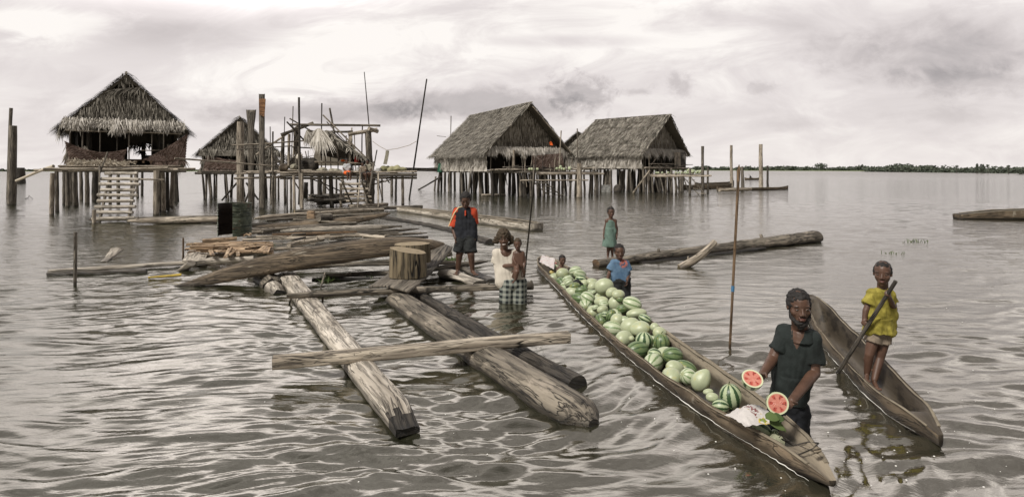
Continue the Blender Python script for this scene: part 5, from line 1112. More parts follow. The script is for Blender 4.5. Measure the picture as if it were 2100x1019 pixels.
lumpt('orange_cloth', 'bright orange cloth thrown over the red container', 'cloth', 733, 319, Ye + .6, (.15, .13, .06), 'orangecloth', .35); lumpt('orange_cloth', 'small orange cloth behind the person in red shorts', 'cloth', 703, 330, Ye + .6, (.09, .1, .05), 'orangecloth', .3)
for (x, y, r_, lb) in ((735, 347, .09, 'white bucket between the two seated people'), (777, 349, .12, 'low white basin right of the seated people')):
    m = MB(); c = P(x, y + 3, Ye - .3); m.tube([c, c + V3(0, 0, .08), c + V3(0, 0, .15)], [r_ * .85, r_ * .95, r_], 16, rough=.01); m.build('bucket', 'whiteplastic', None, True, lb, 'bucket')
# washing line, tall thin poles
mb = MB(); mb.stick(W(838, 419, -.3), P(875, 163, 25.5), .05, .03, .008, n=10); mb.build('tall_pole', 'dark', None, True, 'tall thin leaning pole right of the ruined hut', 'pole')
mb = MB(); mb.stick(P(765, 352, Ye + .8), P(747, 148, Ye + .8), .035, .018, .006, n=10); mb.build('tall_pole', 'dark', None, True, 'tall thin pole rising above the ruined hut roof frame', 'pole')
mb = MB(); pts = [P(764, 290, Ye + .3), P(778, 300, Ye), P(793, 308, Ye - .3), P(815, 305, Ye - .8), P(840, 298, Ye - 1.2), P(854, 290, 25.7)]; mb.tube(pts, .012, 5); mb.build('washing_line', 'rope', None, True, 'sagging line between the corner post and the tall pole', 'line')
mb = MB(); vs = [P(x + 1.2 * math.sin(y), y, Ye - .3) for y in (309, 316, 323, 330, 337) for x in (789 + (309 - y) * -.02 if False else 790 - (y - 309) * .12, 797 - (y - 309) * .10)]
mb.add(vs, [(2 * i, 2 * i + 1, 2 * i + 3, 2 * i + 2) for i in range(4)]); mb.add([v + V3(0, .02, 0) for v in vs], [(2 * i, 2 * i + 2, 2 * i + 3, 2 * i + 1) for i in range(4)]); mb.build('hanging_rag', 'rag', None, True, 'grey rag hanging on the sagging line', 'cloth')
mb = MB(); mb.stick(P(925, 238, 52), P(924, 282, 52), .04, .03, .01); mb.stick(P(896, 279, 52), P(915, 281, 52), .02); mb.build('thin_pole', 'grey', None, True, 'thin pole sticking up behind the left end of the long roof', 'pole')

# ------------------------------------------------------------------ watermelons
um = MB(); um.ball((0, 0, 0), 1., Matrix.Rotation(math.pi / 2, 3, 'Y'), 28, 18)
def unit(name, mat, pear=False):
    me = bpy.data.meshes.new(name); vs = []
    for v in um.v:
        v = Vector(v); r = 1 + .035 * math.cos(8 * math.atan2(v.z, v.y)) * (1 - v.x ** 2) * .5
        if pear: r *= 1 - .28 * max(0, v.x + .1) ** 1.
        vs.append((v.x, v.y * r, v.z * r))
    me.from_pydata(vs, [], um.f); me.polygons.foreach_set('use_smooth', [True] * len(me.polygons)); me.materials.append(M[mat]); me.update(); return me
UM = {k: unit('melon', k) for k in ('mP', 'mL', 'mS', 'mD', 'mY')}; UM['mQ'] = unit('melon', 'mP', True)
sm = MB(); sm.tube([V3(.97, 0, 0), V3(1.08, .02, .03), V3(1.22, .10, .12), V3(1.30, .24, .16)], [.06, .04, .035, .03], 6); 
STEM = bpy.data.meshes.new('stalk'); STEM.from_pydata(sm.v, [], sm.f); STEM.materials.append(M['leafg']); STEM.update()
def cw(Y):
    i = np.argsort(CA[:, 1]); return np.interp(Y, CA[i, 1], CA[i, 0]), np.interp(Y, CA[i, 1], CA[i, 2])
def melon(label, px, py, rx, ry, mat, rot=0., zmin=.02, depth=None, stem=False, z=None, group='watermelons heaped in the long canoe'):
    """px, py centre in the photo; rx, ry half sizes in px before a roll of rot degrees"""
    zc = z if z is not None else zmin
    if z is None:
        while zc < .42:
            Y = YW(py, zc); X = (px - CX) * Y / F; cx, hw = cw(Y); r = min(rx, ry) * Y / F
            if -(hw - .028 - r * .72) <= X - cx <= hw - .03 - r * .6: break
            zc += .01
    Y = YW(py, zc); k = Y / F; a_, b_ = rx * k, ry * k; d = depth * k if depth else (min(a_, b_) + .35 * abs(a_ - b_))
    o = bpy.data.objects.new('watermelon', UM[mat]); COL.objects.link(o); o.location = P(px, py, Y)
    # stalk axis along the longer visible side
    if rx >= ry: R = Matrix.Rotation(math.radians(-rot), 3, 'Y') @ Matrix.Rotation(rng.normal() * .25, 3, 'Z'); sc_ = (a_, d, b_)
    else: R = Matrix.Rotation(math.radians(-rot), 3, 'Y') @ Matrix.Rotation(-math.pi / 2 + rng.normal() * .1, 3, 'Y'); sc_ = (b_, d, a_)
    o.rotation_euler = (R @ Matrix.Rotation(rng.random() * 6, 3, 'X')).to_euler(); o.scale = sc_
    tag(o, label, 'watermelon', group); ORG[o] = o.location.copy()
    if stem: s_ = bpy.data.objects.new('stalk', STEM); COL.objects.link(s_); s_.parent = o
    return o
# (crop x, crop y, rx, ry, material, roll, label)  crop = 3.3975 x, origin (1100, 520)
ML = [
 (128, 98, 30, 24, 'mP', 0, 'pale melon farthest back, beside the toddler\'s far side'), (108, 130, 18, 14, 'mY', 0, 'small yellow melon at the stern of the canoe'),
 (183, 142, 50, 42, 'mP', 0, 'big round pale melon directly in front of the toddler'), (272, 122, 46, 36, 'mL', 15, 'large light-striped melon right of the big round pale one near the toddler'),
 (303, 145, 50, 26, 'mL', -15, 'light-striped oval melon resting at the right rim near the toddler'), (218, 185, 40, 30, 'mL', 20, 'light melon just before the big round pale one near the stern'),
 (226, 207, 32, 28, 'mL', 30, 'small striped melon against the left rim near the stern'), (310, 178, 40, 32, 'mS', -10, 'dark-striped melon on the right side near the toddler'),
 (268, 231, 41, 32, 'mD', 10, 'dark green melon at the left rim in the rear third'), (335, 212, 36, 29, 'mP', 30, 'pale melon right of the dark green one in the rear third'),
 (392, 200, 44, 26, 'mP', -10, 'pale long melon at the right rim behind the boy in blue'), (395, 232, 42, 34, 'mP', 20, 'pale round melon left of the big broad one by the boy in blue'),
 (313, 262, 45, 26, 'mD', 5, 'dark oval melon lying along the left rim in the rear third'), (472, 228, 68, 50, 'mP', 15, 'biggest broad melon, heaped high by the boy in blue'),
 (358, 312, 54, 46, 'mL', -30, 'light-striped melon below the biggest broad one, left rim'), (400, 272, 26, 16, 'mL', 15, 'small pale melon squeezed behind the light-striped one'),
 (450, 290, 39, 19, 'mP', 0, 'flat pale melon in front of the biggest broad one'), (528, 274, 46, 36, 'mP', 15, 'plain melon right of the flat pale one, mid heap'),
 (571, 285, 46, 30, 'mP', 5, 'plain melon at the right rim before the boy\'s legs'), (452, 332, 52, 31, 'mP', 10, 'smooth pale melon at mid heap, left half'),
 (468, 352, 34, 21, 'mL', 0, 'small light-striped melon in front of the smooth mid-heap one'), (410, 376, 26, 18, 'mL', 20, 'tiny striped melon pressed on the left rim at mid canoe'),
 (460, 391, 42, 30, 'mP', 15, 'pale oval melon at the left rim, mid canoe'), (482, 426, 29, 28, 'mS', 0, 'small round dark-striped melon low on the left rim'),
 (548, 350, 47, 52, 'mP', 0, 'tall egg-shaped pale melon standing mid heap'), (668, 348, 67, 46, 'mL', -15, 'large pale ribbed melon at the right rim of mid canoe'),
 (580, 317, 30, 22, 'mD', -20, 'dark melon peeping between the egg-shaped and the ribbed one'), (598, 388, 46, 32, 'mD', 10, 'dark green melon before the egg-shaped one'),
 (520, 432, 32, 46, 'mD', -20, 'dark narrow melon standing behind the plain round one at left rim'), (565, 466, 50, 50, 'mP', 0, 'plain round melon on the left rim under the dark narrow one'),
 (612, 470, 40, 34, 'mL', 20, 'small mottled melon right of the plain round one'), (698, 416, 72, 34, 'mP', 8, 'long smooth green melon lying across the heap'),
 (757, 456, 48, 33, 'mS', -25, 'dark-striped melon by the right rim below the long smooth one'), (655, 507, 72, 54, 'mP', 25, 'very large pale oval melon, left of the twin one'),
 (722, 524, 73, 52, 'mP', 12, 'very large pale oval melon, nearer of the twin pair'), (825, 513, 33, 31, 'mP', 0, 'small pale melon at the right rim beside the twin pair'),
 (860, 553, 51, 43, 'mP', -10, 'pale green melon behind the dark round one'), (663, 592, 21, 20, 'mP', 0, 'tiny pale melon tucked at the left rim'),
 (750, 607, 60, 63, 'mS', 0, 'boldly striped round melon showing its star-shaped end'), (873, 618, 58, 62, 'mD', 0, 'dark round melon right of the boldly striped one'),
 (823, 706, 50, 47, 'mS', -20, 'striped melon half hidden by the left rim under the bold one'), (950, 713, 73, 61, 'mD', -10, 'large dark melon with a yellow patch'),
 (965, 797, 66, 47, 'mP', -15, 'smooth pale melon lying before the yellow-patched one'), (1058, 857, 60, 58, 'mL', -30, 'light-striped melon leaning on the pear-shaped one'),
 (1150, 880, 56, 86, 'mQ', -38, 'pale pear-shaped melon with a narrow neck'), (1197, 962, 36, 21, 'mP', 10, 'small pale melon just beyond the pear-shaped one\'s base'), (1225, 1000, 44, 27, 'mP', 0, 'small green melon nearest the pear-shaped one at the left rim'),
]
for i, (x, y, rx, ry, mt, rot, lb) in enumerate(ML):
    melon(lb, 1100 + x / 3.3975, 520 + y / 3.3975, rx / 3.3975, ry / 3.3975, mt, rot, stem=i in (36, 39, 34, 14, 45), zmin=(.07 if i < 37 else .04) if mt != 'mQ' else .06)
for (x, y, rx, ry, mt, rot, lb, sm_) in [(418, 327, 80, 92, 'mS', 4, 'big upright striped melon behind the white sack', True), (343, 397, 60, 52, 'mS', 0, 'smaller striped melon left of the big upright one', True),
    (612, 568, 96, 74, 'mS', -25, 'striped melon half covered by the white sack at the bow', True), (735, 592, 29, 30, 'mS', 0, 'little striped melon at the bow right of the covered one', False)]:
    melon(lb, 1380 + x / 3.514, 720 + y / 3.514, rx / 3.514, ry / 3.514, mt, rot, zmin=.0, stem=sm_, z=.05 if x > 600 else None)
# fillers under the heap so nothing floats
for i in range(26):
    Y = 5.0 + i * .19; cx, hw = cw(Y); o = bpy.data.objects.new('watermelon', UM[('mP', 'mD', 'mL')[i % 3]]); COL.objects.link(o)
    o.location = (cx + hw * (.35 if i % 2 else -.35), Y, -.01); o.scale = (.115, .085, .085); o.rotation_euler = (rng.random() * 6, 0, rng.random() * 3)
    tag(o, 'watermelon buried in the bottom layer of the heap', 'watermelon', 'watermelons in the bottom layer of the long canoe')
# cut pieces
def half(name, label, c, n_, r, depth_, mat='mS', group=None, fl='flesh'):
    """a cut melon: rind bowl + flesh disc; n_ = direction the cut face looks"""
    c = Vector(c); r *= 1.12 if fl == 'flesh' else 1.; q = Vector(n_).normalized().to_track_quat('Z', 'Y').to_matrix(); root = thing(name, label, 'watermelon', c, group)
    vs = []; fs = []; K = 32; R_ = 9
    for j in range(R_ + 1):
        ph = math.pi / 2 * j / R_
        for k in range(K): th = 2 * math.pi * k / K; vs.append(c + q @ V3(math.cos(th) * r * math.cos(ph), math.sin(th) * r * math.cos(ph), -math.sin(ph) * depth_))
    for j in range(R_):
        for k in range(K): fs.append((j * K + k, (j + 1) * K + k, (j + 1) * K + (k + 1) % K, j * K + (k + 1) % K))
    o = bpy.data.objects.new('rind', bpy.data.meshes.new('rind')); COL.objects.link(o); o.parent = root; o.rotation_euler = (q @ Matrix.Rotation(math.pi / 2, 3, 'Y')).to_euler(); qi = (q @ Matrix.Rotation(math.pi / 2, 3, 'Y')).inverted()
    o.data.from_pydata([(qi @ (v - c)) / r for v in vs], [], fs); o.scale = (r, r, r); o.data.materials.append(M[mat]); o.data.polygons.foreach_set('use_smooth', [True] * len(fs)); o.data.update()
    mb = MB(); g = []; vs = []; n_r = 6
    for j in range(n_r + 1):
        for k in range(K): th = 2 * math.pi * k / K; rr = j / n_r; vs.append(c + q @ V3(math.cos(th) * r * rr * .985, math.sin(th) * r * rr * .985, .002 + .003 * noise.noise(V3(j * .8, k, 0)) * (1 - rr))); g.append((math.cos(th) * rr, math.sin(th) * rr, 0))
    mb.add(vs, [(j * K + k, j * K + (k + 1) % K, (j + 1) * K + (k + 1) % K, (j + 1) * K + k) for j in range(n_r) for k in range(K)], g); f_ = mb.build('flesh', fl, root); return root
YM = 4.0
kM = YM / F
h1c, h2c = P(1543, 776, 3.74), P(1594.5, 826.5, 3.62)
half('melon_half', 'cut melon half in the man\'s right hand, its red face tipped up', h1c, (-.02, -.62, .78), .0575, .082)
half('melon_half', 'cut melon half in the man\'s left hand, its red face towards the viewer', h2c, (-.12, -.95, .22), .058, .075)
mb = MB(); c = P(1591, 905, 3.46)
half('melon_slice', 'pale cut melon slice at the bow under the striped melons', W(1589, 901, .06), (.1, -.9, .5), .034, .03, 'mL', None, 'paleflesh'); half('melon_slice', 'second pale cut slice lying right of the first at the bow', W(1600, 904, .05), (.3, -.8, .5), .032, .02, 'mL', None, 'paleflesh')
# sack over the melon, leaf, stern bag
def drape(name, label, pts, mat, zf, seed, nx=26, ny=20, cat='sack'):
    a, b, c, d = pts; mb = MB(); vs = []
    for j in range(ny + 1):
        for i in range(nx + 1):
            u_, v_ = i / nx, j / ny; p = a.lerp(b, u_).lerp(d.lerp(c, u_), v_); p = p + V3(0, 0, zf(u_, v_)); q = V3(u_ * 4, v_ * 4, seed)
            p += V3(noise.noise(q), noise.noise(q + V3(5, 0, 0)), 0) * .018 + V3(0, 0, abs(noise.noise(q * 1.7 + V3(0, 9, 0))) * .022); vs.append(p)
    mb.add(vs, [(j * (nx + 1) + i, j * (nx + 1) + i + 1, (j + 1) * (nx + 1) + i + 1, (j + 1) * (nx + 1) + i) for j in range(ny) for i in range(nx)])
    return mb.build(name, mat, None, True, label, cat)
drape('white_sack', 'crumpled white printed sack draped over melons at the bow', (W(1483, 853, .12), W(1528, 876, .17), W(1604, 866, .17), W(1546, 832, .17)), 'sack', lambda u_, v_: .06 * math.sin(math.pi * min(1, u_ * 1.1)) * math.sin(math.pi * (v_ * .8 + .1)), 3)
drape('white_sack', 'white sack with faint red print at the stern of the melon canoe', (W(1106, 540, .17), W(1136, 556, .12), W(1138, 533, .14), W(1112, 526, .18)), 'sack2', lambda u_, v_: .02, 8, 14, 10)
mb = MB(); mb.ball(P(1132, 541.5, 10.2), (.075, .06, .04)); smoothed(mb, 'pink_cloth', 'pink', None, .012, 1, .03, 14., 'small pink cloth bundle on the sack at the stern', P(1132, 541.5, 10.2))['category'] = 'cloth'
mb = MB(); 
for (x, y, dx, dz, L_) in ((1570, 858, .8, .3, .10), (1578, 868, .9, -.1, .11), (1585, 862, .7, .5, .09)):
    lp = P(x, y, 3.55); dv = V3(dx, -.3, dz).normalized(); sv = dv.cross(V3(0, -.6, .8)).normalized(); n_ = len(mb.v)
    mb.add([lp + dv * (L_ * .8 * t_) + sv * (s2 * .030 * math.sin(math.pi * min(1, t_ * .9 + .1)) ** .7) + V3(0, 0, .012 * abs(s2) - .03 * t_ * t_) for t_ in [q_ / 6 for q_ in range(7)] for s2 in (-1, 0, 1)], [(i_ * 3 + k_, i_ * 3 + k_ + 1, i_ * 3 + k_ + 4, i_ * 3 + k_ + 3) for i_ in range(6) for k_ in (0, 1)])
mb.build('melon_leaf', 'leafg', None, False, 'dark green leaf under the edge of the bow sack', 'leaf')
mb = MB(); mb.tube([P(1597, 897, 3.5), P(1605, 890, 3.5), P(1607, 902, 3.5), P(1622, 905, 3.5)], .0022, 5); mb.tube([P(1592, 884, 3.6), P(1620, 905, 3.5), P(1665, 924, 3.4), P(1678, 930, 3.35)], .002, 5); mb.build('cord', 'dark', None, True, 'thin cord trailing along the bow inside the melon canoe', 'cord')
mb = MB(); mb.ball(P(1183.5, 580, 8.6), (.055, .05, .05)); mb.ball(P(1190, 583, 8.6), (.05, .04, .03)); smoothed(mb, 'black_cloth', 'blackshort', None, .01, 1, .02, 20., 'small black cloth tucked between the rear melons', P(1183.5, 580, 8.6))['category'] = 'cloth'
# melons on the jetties
def jm(px, py, r, Y, mat, lb, grp):
    o = bpy.data.objects.new('watermelon', UM[mat]); COL.objects.link(o); k = Y / F; o.location = P(px, py, Y); o.scale = (r * k * 1.15, r * k, r * k); o.rotation_euler = (rng.random() * 6, rng.random(), rng.random() * 6); tag(o, lb, 'watermelon', grp)
for i in range(34): t = rng.random(); jm(1408 + 32 * rng.random(), 355 - 8 * t * t * (1 - .3 * rng.random()), 2.5, 42.2 + rng.random(), 'mP' if i % 3 else 'mL', 'watermelon in the pile on the jetty beside the far right house', 'watermelons piled on the far right jetty')
for i, x in enumerate((1346, 1350, 1358, 1370, 1376, 1386, 1392, 1398, 1404)): jm(x, 354.5, 2.3, 43.2, 'mP' if i % 2 else 'mL', 'watermelon in the scattered row left of the far right jetty pile', 'watermelons in a row on the far right jetty')
for i, (x, y) in enumerate(((1086, 347), (1091, 347), (1098, 347.5), (1102, 347), (1142, 346), (1148, 345), (1152, 346), (1157, 347), (1150, 342))): jm(x, y, 2.8, 37.2, 'mP' if i % 2 else 'mL', 'watermelon lying on the deck edge of the big right-centre house', 'watermelons on the right-centre house deck')
jm(1168, 345.5, 3.5, 37.2, 'mP', 'pale round watermelon rightmost on the right-centre house deck', None)
# foam line where the water meets the hulls
def foamline(A, side, y0, y1):
    pts = []; rr_f = []
    for i in range(1, len(A) - 1):
        if not (y0 < A[i, 1] < y1): continue
        t = A[i + 1, :2] - A[i - 1, :2]; t /= np.linalg.norm(t); p_ = np.array([t[1], -t[0]]) * side
        for s_ in (0., .5):
            c_ = A[i, :2] * (1 - s_) + A[i + 1, :2] * s_; n_ = noise.noise(V3(c_[0] * 9, c_[1] * 9, 1.)); q = c_ + p_ * (A[i, 2] * .99 + .012 + .014 * n_); pts.append(V3(q[0], q[1], .012)); rr_f.append(max(.0006, .0028 * (.45 + 1.6 * noise.noise(V3(c_[0] * 5, c_[1] * 5, 4.)))))
    mb = MB(); mb.tube(pts, rr_f, 6, rough=.3); mb.build('foam', 'foam', None, True, 'thin broken foam line along the waterline of a canoe', kind='stuff')
foamline(CA, 1, 3.3, 10.6) if CA[0, 1] < CA[-1, 1] else foamline(CA, 1, 3.3, 10.6)
foamline(CB, 1, 3.9, 6.9)
# loose water bits: foam flecks
mb = MB()
for i in range(130):
    x = 1250 + rng.random() * 850 if rng.random() < .8 else 300 + rng.random() * 900; y = 560 + 450 * rng.random() ** .7; p = W(x, y); cx, hw = cw(p.y)
    if abs(p.x - cx) < hw + .03: continue
    r_ = .003 + .004 * rng.random() ** 3; mb.ball(p + V3(0, 0, .008), (r_, r_, r_ * .5), None, 7, 4)
mb.build('foam', 'foam', None, True, 'small white bubbles and foam flecks drifting on the water', kind='stuff')

# ------------------------------------------------------------------ people
def fr(mb, p0, r0, p1, r1, seg=16):
    """flat-ended closed cone"""
    p0, p1 = Vector(p0), Vector(p1); t = (p1 - p0).normalized(); a = t.orthogonal().normalized(); b_ = t.cross(a)
    vs = [p0 + (a * math.cos(2 * math.pi * k / seg) + b_ * math.sin(2 * math.pi * k / seg)) * r0 for k in range(seg)] + [p1 + (a * math.cos(2 * math.pi * k / seg) + b_ * math.sin(2 * math.pi * k / seg)) * r1 for k in range(seg)]
    mb.add(vs, [(k, (k + 1) % seg, seg + (k + 1) % seg, seg + k) for k in range(seg)] + [tuple(reversed(range(seg))), tuple(range(seg, 2 * seg))])
def cp(mb, p0, r0, p1, r1, seg=14): mb.ball(p0, r0 * .999, None, seg, 8); mb.ball(p1, r1 * .999, None, seg, 8); fr(mb, p0, r0, p1, r1, seg)
def limb(mb, pts, rs):
    for i in range(len(pts) - 1): cp(mb, pts[i], rs[i], pts[i + 1], rs[i + 1])
def headframe(yaw, pitch, roll=0.):
    """columns right, forward, up; yaw 0 looks at the camera (-Y), positive yaw turns to image left"""
    R = Matrix.Rotation(-yaw, 3, 'Z') @ Matrix.Rotation(pitch, 3, 'X') @ Matrix.Rotation(roll, 3, 'Y')
    return R @ V3(1, 0, 0), R @ V3(0, -1, 0), R @ V3(0, 0, 1)
class Head:
    def __init__(s, c, hh, yaw=0., pitch=0., roll=0., child=False):
        s.c = Vector(c); s.h = hh; s.r, s.f, s.u = headframe(yaw, pitch, roll); s.child = child
        s.M = Matrix((s.r, s.f, s.u)).transposed()
    def at(s, x, y, z): return s.c + (s.r * x + s.f * y + s.u * z) * s.h
    def e(s, mb, x, y, z, rx, ry, rz, n=16): mb.ball(s.at(x, y, z), (rx * s.h, ry * s.h, rz * s.h), s.M, n, 10)
    def skin(s, mb, neck, rn=.20):
        ch = s.child
        s.e(mb, 0, -.07, .12, .305 if ch else .290, .40, .375, 22); s.e(mb, 0, .05, -.10, .27 if ch else .26, .27, .30)
        s.e(mb, 0, .12, -.30, .17, .18, .16); s.e(mb, 0, .19, -.41, .085 if ch else .10, .085, .07)
        for q in (-1, 1):
            s.e(mb, q * .17, .17, -.10, .095, .10, .10); s.e(mb, q * .308, -.03, -.02, .028, .07, .095); s.e(mb, q * .12, .255, .085, .12, .055, .028); s.e(mb, q * .055, .345, -.145, .045, .05, .035)
            s.e(mb, q * .13, .245, .005, .07, .05, .05)
        cp(mb, s.at(0, .30, .03), .030 * s.h, s.at(0, .375, -.12), .048 * s.h, 10)
        s.e(mb, 0, .295, -.255, .115, .06, .03); s.e(mb, 0, .285, -.305, .10, .06, .033)
        limb(mb, [s.at(0, -.10, -.22), neck], [rn * s.h, rn * s.h * 1.08])
    def face(s, parent, lip=True, smile=False):
        for q in (-1, 1):
            m1 = MB(); s.e(m1, q * .13, .262, .000, .046, .040, .022); m1.build('eye', 'eye', parent, True)
            m1 = MB(); s.e(m1, q * .13, .290, .002, .021, .016, .019); m1.build('iris', 'iris', parent, True)
            m1 = MB(); s.e(m1, q * .13, .270, .026, .056, .036, .010); m1.build('eyelid', 'skin', parent, True)
            m1 = MB(); s.e(m1, q * .14, .292, .092, .070, .022, .009); m1.build('eyebrow', 'hair', parent, True)
        if smile:
            m1 = MB(); s.e(m1, 0, .325, -.262, .095, .035, .026); m1.build('teeth', 'teeth', parent, True)
        m1 = MB(); s.e(m1, 0, .325, -.242 if not smile else -.228, .10, .035, .017); s.e(m1, 0, .318, -.285 if not smile else -.305, .085, .042, .024); m1.build('lips', 'lip', parent, True)
    def hair(s, parent, mat='hair', vol=1., vox=None, amp=.035, extra=None):
        m1 = MB(); s.e(m1, 0, -.105, .165, .318 * vol, .385 * vol, .345 * vol, 22); s.e(m1, 0, -.24, .0, .29 * vol, .25 * vol, .30); s.e(m1, 0, .03, .29, .25 * vol, .25 * vol, .18 * vol)
        for q in (-1, 1): s.e(m1, q * .27, -.05, .10, .07 * vol, .14, .17)
        if extra: extra(m1)
        return smoothed(m1, 'hair', mat, parent, vox or s.h * .035, 1, amp * .7 * s.h, 13. / s.h)
def hand(mb, wrist, d, n, size, curl=.5, thumb=1, spread=.12, r=None):
    """size = hand length; d points along the hand, n out of the palm; thumb = +1 / -1 side of d x n"""
    d, n = Vector(d).normalized(), Vector(n).normalized(); n = (n - d * n.dot(d)).normalized(); s_ = d.cross(n); r = r or size * .048
    wrist = Vector(wrist); pc = wrist + d * size * .27; R = Matrix((s_, d, n)).transposed()
    mb.ball(pc, (size * .21, size * .27, size * .085), R, 12, 8); tip = None
    for i, (o_, L) in enumerate(((-.16, .36), (-.055, .44), (.05, .46), (.155, .40))):
        o_ *= -thumb * -1; base = wrist + d * size * .48 + s_ * (o_ * size) - s_ * 0; dd = (d + s_ * (o_ * spread * 3)).normalized(); ang = curl * .45; p = base
        pts = [wrist + d * size * .30 + s_ * (o_ * size * .9), p]
        for seg_ in (.45, .32, .23): q = dd * math.cos(ang) + n * math.sin(ang); p = p + q * (L * size * seg_); pts.append(p); ang += curl * .75
        limb(mb, pts, [r * 1.15, r * 1.1, r, r * .92, r * .8])
    b0 = wrist + d * size * .12 + s_ * (thumb * size * .14); q1 = b0 + (d * .55 + s_ * thumb * .65 + n * .25).normalized() * size * .20; q2 = q1 + (d * .8 + s_ * thumb * .15 + n * (.2 + curl * .5)).normalized() * size * .17
    q3 = q2 + (d * .8 - s_ * thumb * .1 + n * (.2 + curl * .6)).normalized() * size * .12; limb(mb, [b0, q1, q2, q3], [r * 1.4, r * 1.3, r * 1.1, r * .85])
def foot(mb, ank, d, size):
    d = Vector(d).normalized(); a_ = Vector(ank); s_ = d.cross(V3(0, 0, 1)); limb(mb, [a_ - d * size * .12 + V3(0, 0, -size * .12), a_ + d * size * .35 + V3(0, 0, -size * .2), a_ + d * size * .6 + V3(0, 0, -size * .25)], [size * .13, size * .13, size * .10])
    for i in range(5): b_ = a_ + d * size * .6 + s_ * ((i - 2) * size * .085) + V3(0, 0, -size * .27); cp(mb, b_, size * .055, b_ + d * size * (.22 - abs(i - 1) * .025), size * .042, 8)
def wrinkle(amp, f, seed=0., vert=1.):
    def fn(A): return np.array([amp * (noise.noise(V3(p[0] * f, p[1] * f, p[2] * f * vert + seed)) + .5 * noise.noise(V3(p[0] * f * 2.3 + p[2] * f, p[1] * f * 2.3, p[2] * f * 2 * vert + seed))) for p in A])
    return fn
def zone(o, poly, mat):
    """the part of a garment inside an outline is bare skin (neckline)"""
    og = ORG[o]; o.data.materials.append(M[mat])
    for f_ in o.data.polygons:
        if f_.normal.y > .1: continue
        q = f_.center + og; x, y = CX + F * q.x / q.y, HY + F * (H - q.z) / q.y; ins = False; n_ = len(poly)
        for i in range(n_):
            (x1, y1), (x2, y2) = poly[i], poly[i - 1]
            if (y1 > y) != (y2 > y) and x < (x2 - x1) * (y - y1) / (y2 - y1) + x1: ins = not ins
        if ins: f_.material_index = 1
class Person:
    def __init__(s, label, px, py, Y, name='person'):
        s.Y = Y; s.k = Y / F; s.r = thing(name, label, 'person', (P(px, py, Y).x, Y, 0)); s.b = MB()
    def j(s, x, y, d=0.): return P(x, y, s.Y + d)
    def body(s, vox, mat='skin', it=3): s.o = smoothed(s.b, 'body', mat, s.r, vox, it); return s.o
    def wear(s, name, mb, mat, vox, it=2, amp=.006, f=14., vert=1.): return smoothed(mb, name, mat, s.r, vox, it, nfun=wrinkle(amp, f, s.Y, vert))
def torso(mb, Ls, Rs, Lw, Rw, r, rw, neck=None, flat=.0):
    """slab between shoulders and waist"""
    Ls, Rs, Lw, Rw = map(Vector, (Ls, Rs, Lw, Rw)); n = 4
    for i in range(n + 1):
        t = i / n; cp(mb, Ls.lerp(Rs, t), r * (.9 + .1 * math.sin(math.pi * t)), Lw.lerp(Rw, t), rw)
    if neck is not None:
        for q in (Ls, Rs): cp(mb, q, r * .72, neck, r * .55)

# ---- the man with the two melon halves
p = Person('bearded man in dark green polo shirt holding out two cut melon halves', 1620, 880, YM); j = p.j
nk = j(1642, 680, .02); Ls, Rs = j(1610, 684, .06), j(1664, 696, -.01); Le, Re = j(1585, 735, .03), j(1670, 764, -.05); Lw_, Rw_ = P(1561, 772, 3.86), P(1624, 822, 3.72)
hd = Head(j(1639, 629, -.035), .224, .16, .10, -.02)
b = p.b; hd.skin(b, nk, .215); limb(b, [Ls, Le, Lw_], [.047, .036, .024]); limb(b, [Rs, Re, Rw_], [.050, .038, .026])
b.ball(Le.lerp(Lw_, .25), .034); b.ball(Re.lerp(Rw_, .25), .036)
torso(b, Ls, Rs, j(1604, 800, .03), j(1632, 806, .0), .058, .055, nk)
d1 = (h1c + V3(0, 0, -.045) - Lw_); hand(b, Lw_, h1c + V3(.02, .03, .0) - Lw_, V3(-.1, -.8, -.3), .165, .75, 1, r=.0078)
limb(b, [Lw_, Lw_.lerp(h1c, .25)], [.025, .024])
hand(b, Rw_, h2c + V3(.02, .0, -.055) - Rw_, V3(-.2, .1, 1), .17, .7, -1, r=.0082)
limb(b, [j(1602, 830, .03), j(1598, 900, .05), j(1595, 985, .05)], [.06, .06, .055]); limb(b, [j(1630, 835, 0), j(1630, 900, .03), j(1630, 985, .03)], [.06, .06, .055])
o = p.body(.0042, it=3); hd.face(p.r)
def beard(m1):
    pass
hd.hair(p.r, 'hair', 1.0, .0045, .05)
m1 = MB(); hd.e(m1, 0, .20, -.43, .155, .13, .11); hd.e(m1, 0, .19, -.52, .11, .09, .10); 
for q in (-1, 1): cp(m1, hd.at(q * .285, .02, -.08), .022 * hd.h, hd.at(q * .24, .09, -.28), .065 * hd.h); cp(m1, hd.at(q * .24, .09, -.28), .065 * hd.h, hd.at(q * .08, .22, -.42), .09 * hd.h)
for q in (-1, 1): cp(m1, hd.at(0, .345, -.205), .014 * hd.h, hd.at(q * .12, .30, -.24), .015 * hd.h)
smoothed(m1, 'beard', 'hair', p.r, .005, 1, .008, 90.)
m1 = MB(); torso(m1, Ls + V3(.0, 0, 0), Rs, j(1603, 800, .02), j(1636, 806, .0), .074, .076)
for q in (Ls, Rs): cp(m1, q, .062, nk + V3(0, .02, -.035), .055)
cp(m1, Ls, .064, Ls.lerp(Le, .35), .060); fr(m1, Ls.lerp(Le, .0), .060, Ls.lerp(Le, .70), .064); cp(m1, Rs, .070, Rs.lerp(Re, .3), .066); fr(m1, Rs, .068, Rs.lerp(Re, .74), .066)
fr(m1, j(1618, 770, .02), .098, j(1613, 822, .02), .118)
shirt = p.wear('polo_shirt', m1, 'polo_green', .0055, 2, .018, 11., .6)
